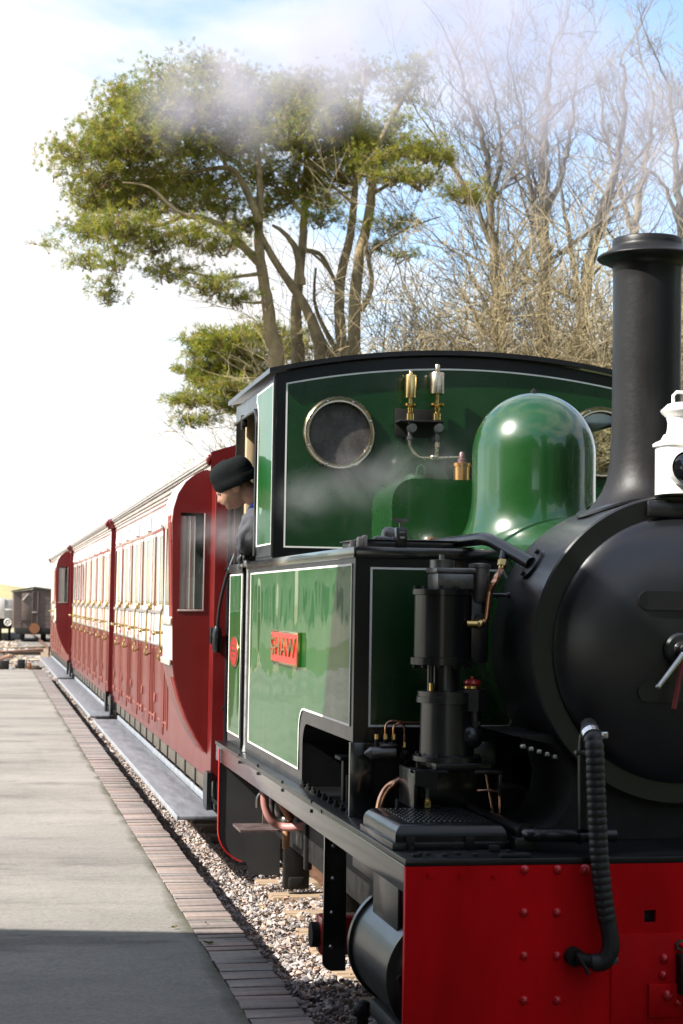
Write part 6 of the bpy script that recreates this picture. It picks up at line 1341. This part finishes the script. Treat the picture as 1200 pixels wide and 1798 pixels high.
for i, (x, y, rx, h, n, lb) in enumerate([(-11, 84, 2.6, 8.2, 2600, 'unseen broad evergreen tree added behind the cottage end'), (-15, 80, 3.0, 9.0, 2600, 'unseen tallest evergreen tree added behind the cottage'), (-20, 82, 3.2, 8.0, 2600, 'unseen evergreen tree added behind the far end of the cottage'), (-27, 78, 3.6, 8.8, 2600, 'unseen evergreen tree added left of the cottage'),
        (9.5, -4, 2.6, 6.0, 3000, 'unseen evergreen tree added on the bank right of the viewpoint'), (9.8, 3, 2.6, 6.5, 3000, 'unseen evergreen tree added on the bank opposite the engine front'), (10.5, 10, 2.6, 6.0, 3000, 'unseen evergreen tree added on the bank opposite the cab'),
        (8, -16, 3.4, 9.0, 4200, 'unseen tall evergreen tree added behind the viewpoint beside the line'), (1.5, -24, 3.2, 8.5, 4200, 'unseen tall evergreen tree added straight behind the viewpoint'), (14, -18, 3.6, 9.5, 4200, 'unseen tall evergreen tree added far right behind the viewpoint'), (5, -27, 3.6, 10.0, 4200, 'unseen tallest evergreen tree added behind the viewpoint')]):
    leafy('mirrored_evergreen', lb, 'tree', x, y, rx, rx, h, n, 90+i, group='unseen evergreens added to be mirrored in the paint')  # unseen trees added to darken reflections and block low sky

# ================================================================ SMOKE AND STEAM
def plume(name, blobs, dens, label, noise_scale, thr=(.36, .72), colr=(.93, .93, .95)):
    m = bpy.data.materials.new(name); m.use_nodes = True; t = m.node_tree; t.nodes.clear(); N = t.nodes.new; Lk = t.links.new
    tc_ = N('ShaderNodeTexCoord'); acc = None; mb = MB()
    for (px, py, d, rp_, amp) in blobs:
        c_ = T(px, py, d); r = rp_*d/FPX
        di = N('ShaderNodeVectorMath'); di.operation = 'DISTANCE'; Lk(tc_.outputs['Object'], di.inputs[0]); di.inputs[1].default_value = c_
        mr = N('ShaderNodeMapRange'); mr.interpolation_type = 'SMOOTHSTEP'; mr.inputs[1].default_value = r; mr.inputs[2].default_value = r*.1; mr.inputs[3].default_value = 0; mr.inputs[4].default_value = amp/max(r, .05)*.45
        Lk(di.outputs['Value'], mr.inputs[0])
        if acc is None: acc = mr.outputs[0]
        else:
            ad = N('ShaderNodeMath'); ad.operation = 'ADD'; Lk(acc, ad.inputs[0]); Lk(mr.outputs[0], ad.inputs[1]); acc = ad.outputs[0]
        bm = bmesh.new(); bmesh.ops.create_icosphere(bm, subdivisions=2, radius=r*1.06)
        for v in bm.verts: v.co += c_
        mb.bm(bm)
    nz_ = N('ShaderNodeTexNoise'); nz_.inputs['Scale'].default_value = noise_scale; nz_.inputs['Detail'].default_value = 5; nz_.inputs['Roughness'].default_value = .62; nz_.inputs['Distortion'].default_value = .6
    Lk(tc_.outputs['Object'], nz_.inputs['Vector'])
    mr = N('ShaderNodeMapRange'); mr.interpolation_type = 'SMOOTHSTEP'; mr.inputs[1].default_value = thr[0]; mr.inputs[2].default_value = thr[1]; Lk(nz_.outputs[0], mr.inputs[0])
    mu = N('ShaderNodeMath'); mu.operation = 'MULTIPLY'; Lk(acc, mu.inputs[0]); Lk(mr.outputs[0], mu.inputs[1])
    m2 = N('ShaderNodeMath'); m2.operation = 'MULTIPLY'; Lk(mu.outputs[0], m2.inputs[0]); m2.inputs[1].default_value = dens
    pv = N('ShaderNodeVolumePrincipled'); pv.inputs['Color'].default_value = (*colr, 1); pv.inputs['Anisotropy'].default_value = .25; Lk(m2.outputs[0], pv.inputs['Density'])
    o_ = N('ShaderNodeOutputMaterial'); Lk(pv.outputs[0], o_.inputs['Volume'])
    ob = mb.build(name, m, None)
    rm_ = ob.modifiers.new('union', 'REMESH'); rm_.mode = 'VOXEL'; rm_.voxel_size = .06
    tag(ob, label, kind='stuff'); return ob
SC.cycles.volume_step_rate = .25
plume('smoke', [(px, py, dd, rr_, am*(.52 if px > 950 else .74)) for px, py, dd, rr_, am in [(1140, 402, 6.15, 62, 1.6), (1155, 330, 6.7, 130, 1.5), (1140, 235, 7.2, 175, 2.0), (1080, 130, 8.0, 200, 2.2), (970, 240, 8.0, 150, 1.5), (1040, 330, 7.6, 110, .7), (930, 80, 9.0, 200, 2.4), (800, 40, 10.0, 190, 3.0), (670, 50, 11.0, 165, 3.4), (560, 80, 12.0, 145, 2.8), (450, 105, 12.8, 130, 2.2), (360, 140, 13.5, 120, 1.5), (310, 190, 14.0, 100, .8), (430, 210, 14.0, 110, .6), (560, 170, 12.5, 110, .9), (690, 150, 11.5, 110, 1.1), (820, 170, 10, 120, .8)]], 2.0, 'pale smoke drifting from the chimney up and back over the trees', 1.5, (.30, .72), (.72, .69, .79))
plume('steam', [(540, 880, 8.25, 75, .30), (620, 850, 8.2, 80, .34), (700, 835, 8.15, 75, .40), (780, 810, 8.1, 60, .40), (475, 930, 8.9, 60, .30), (400, 940, 9.9, 60, .45), (350, 930, 10.4, 45, .35)], 1.7, 'thin steam wisps drifting across the cab front and past the driver', 3.5, (.3, .7))
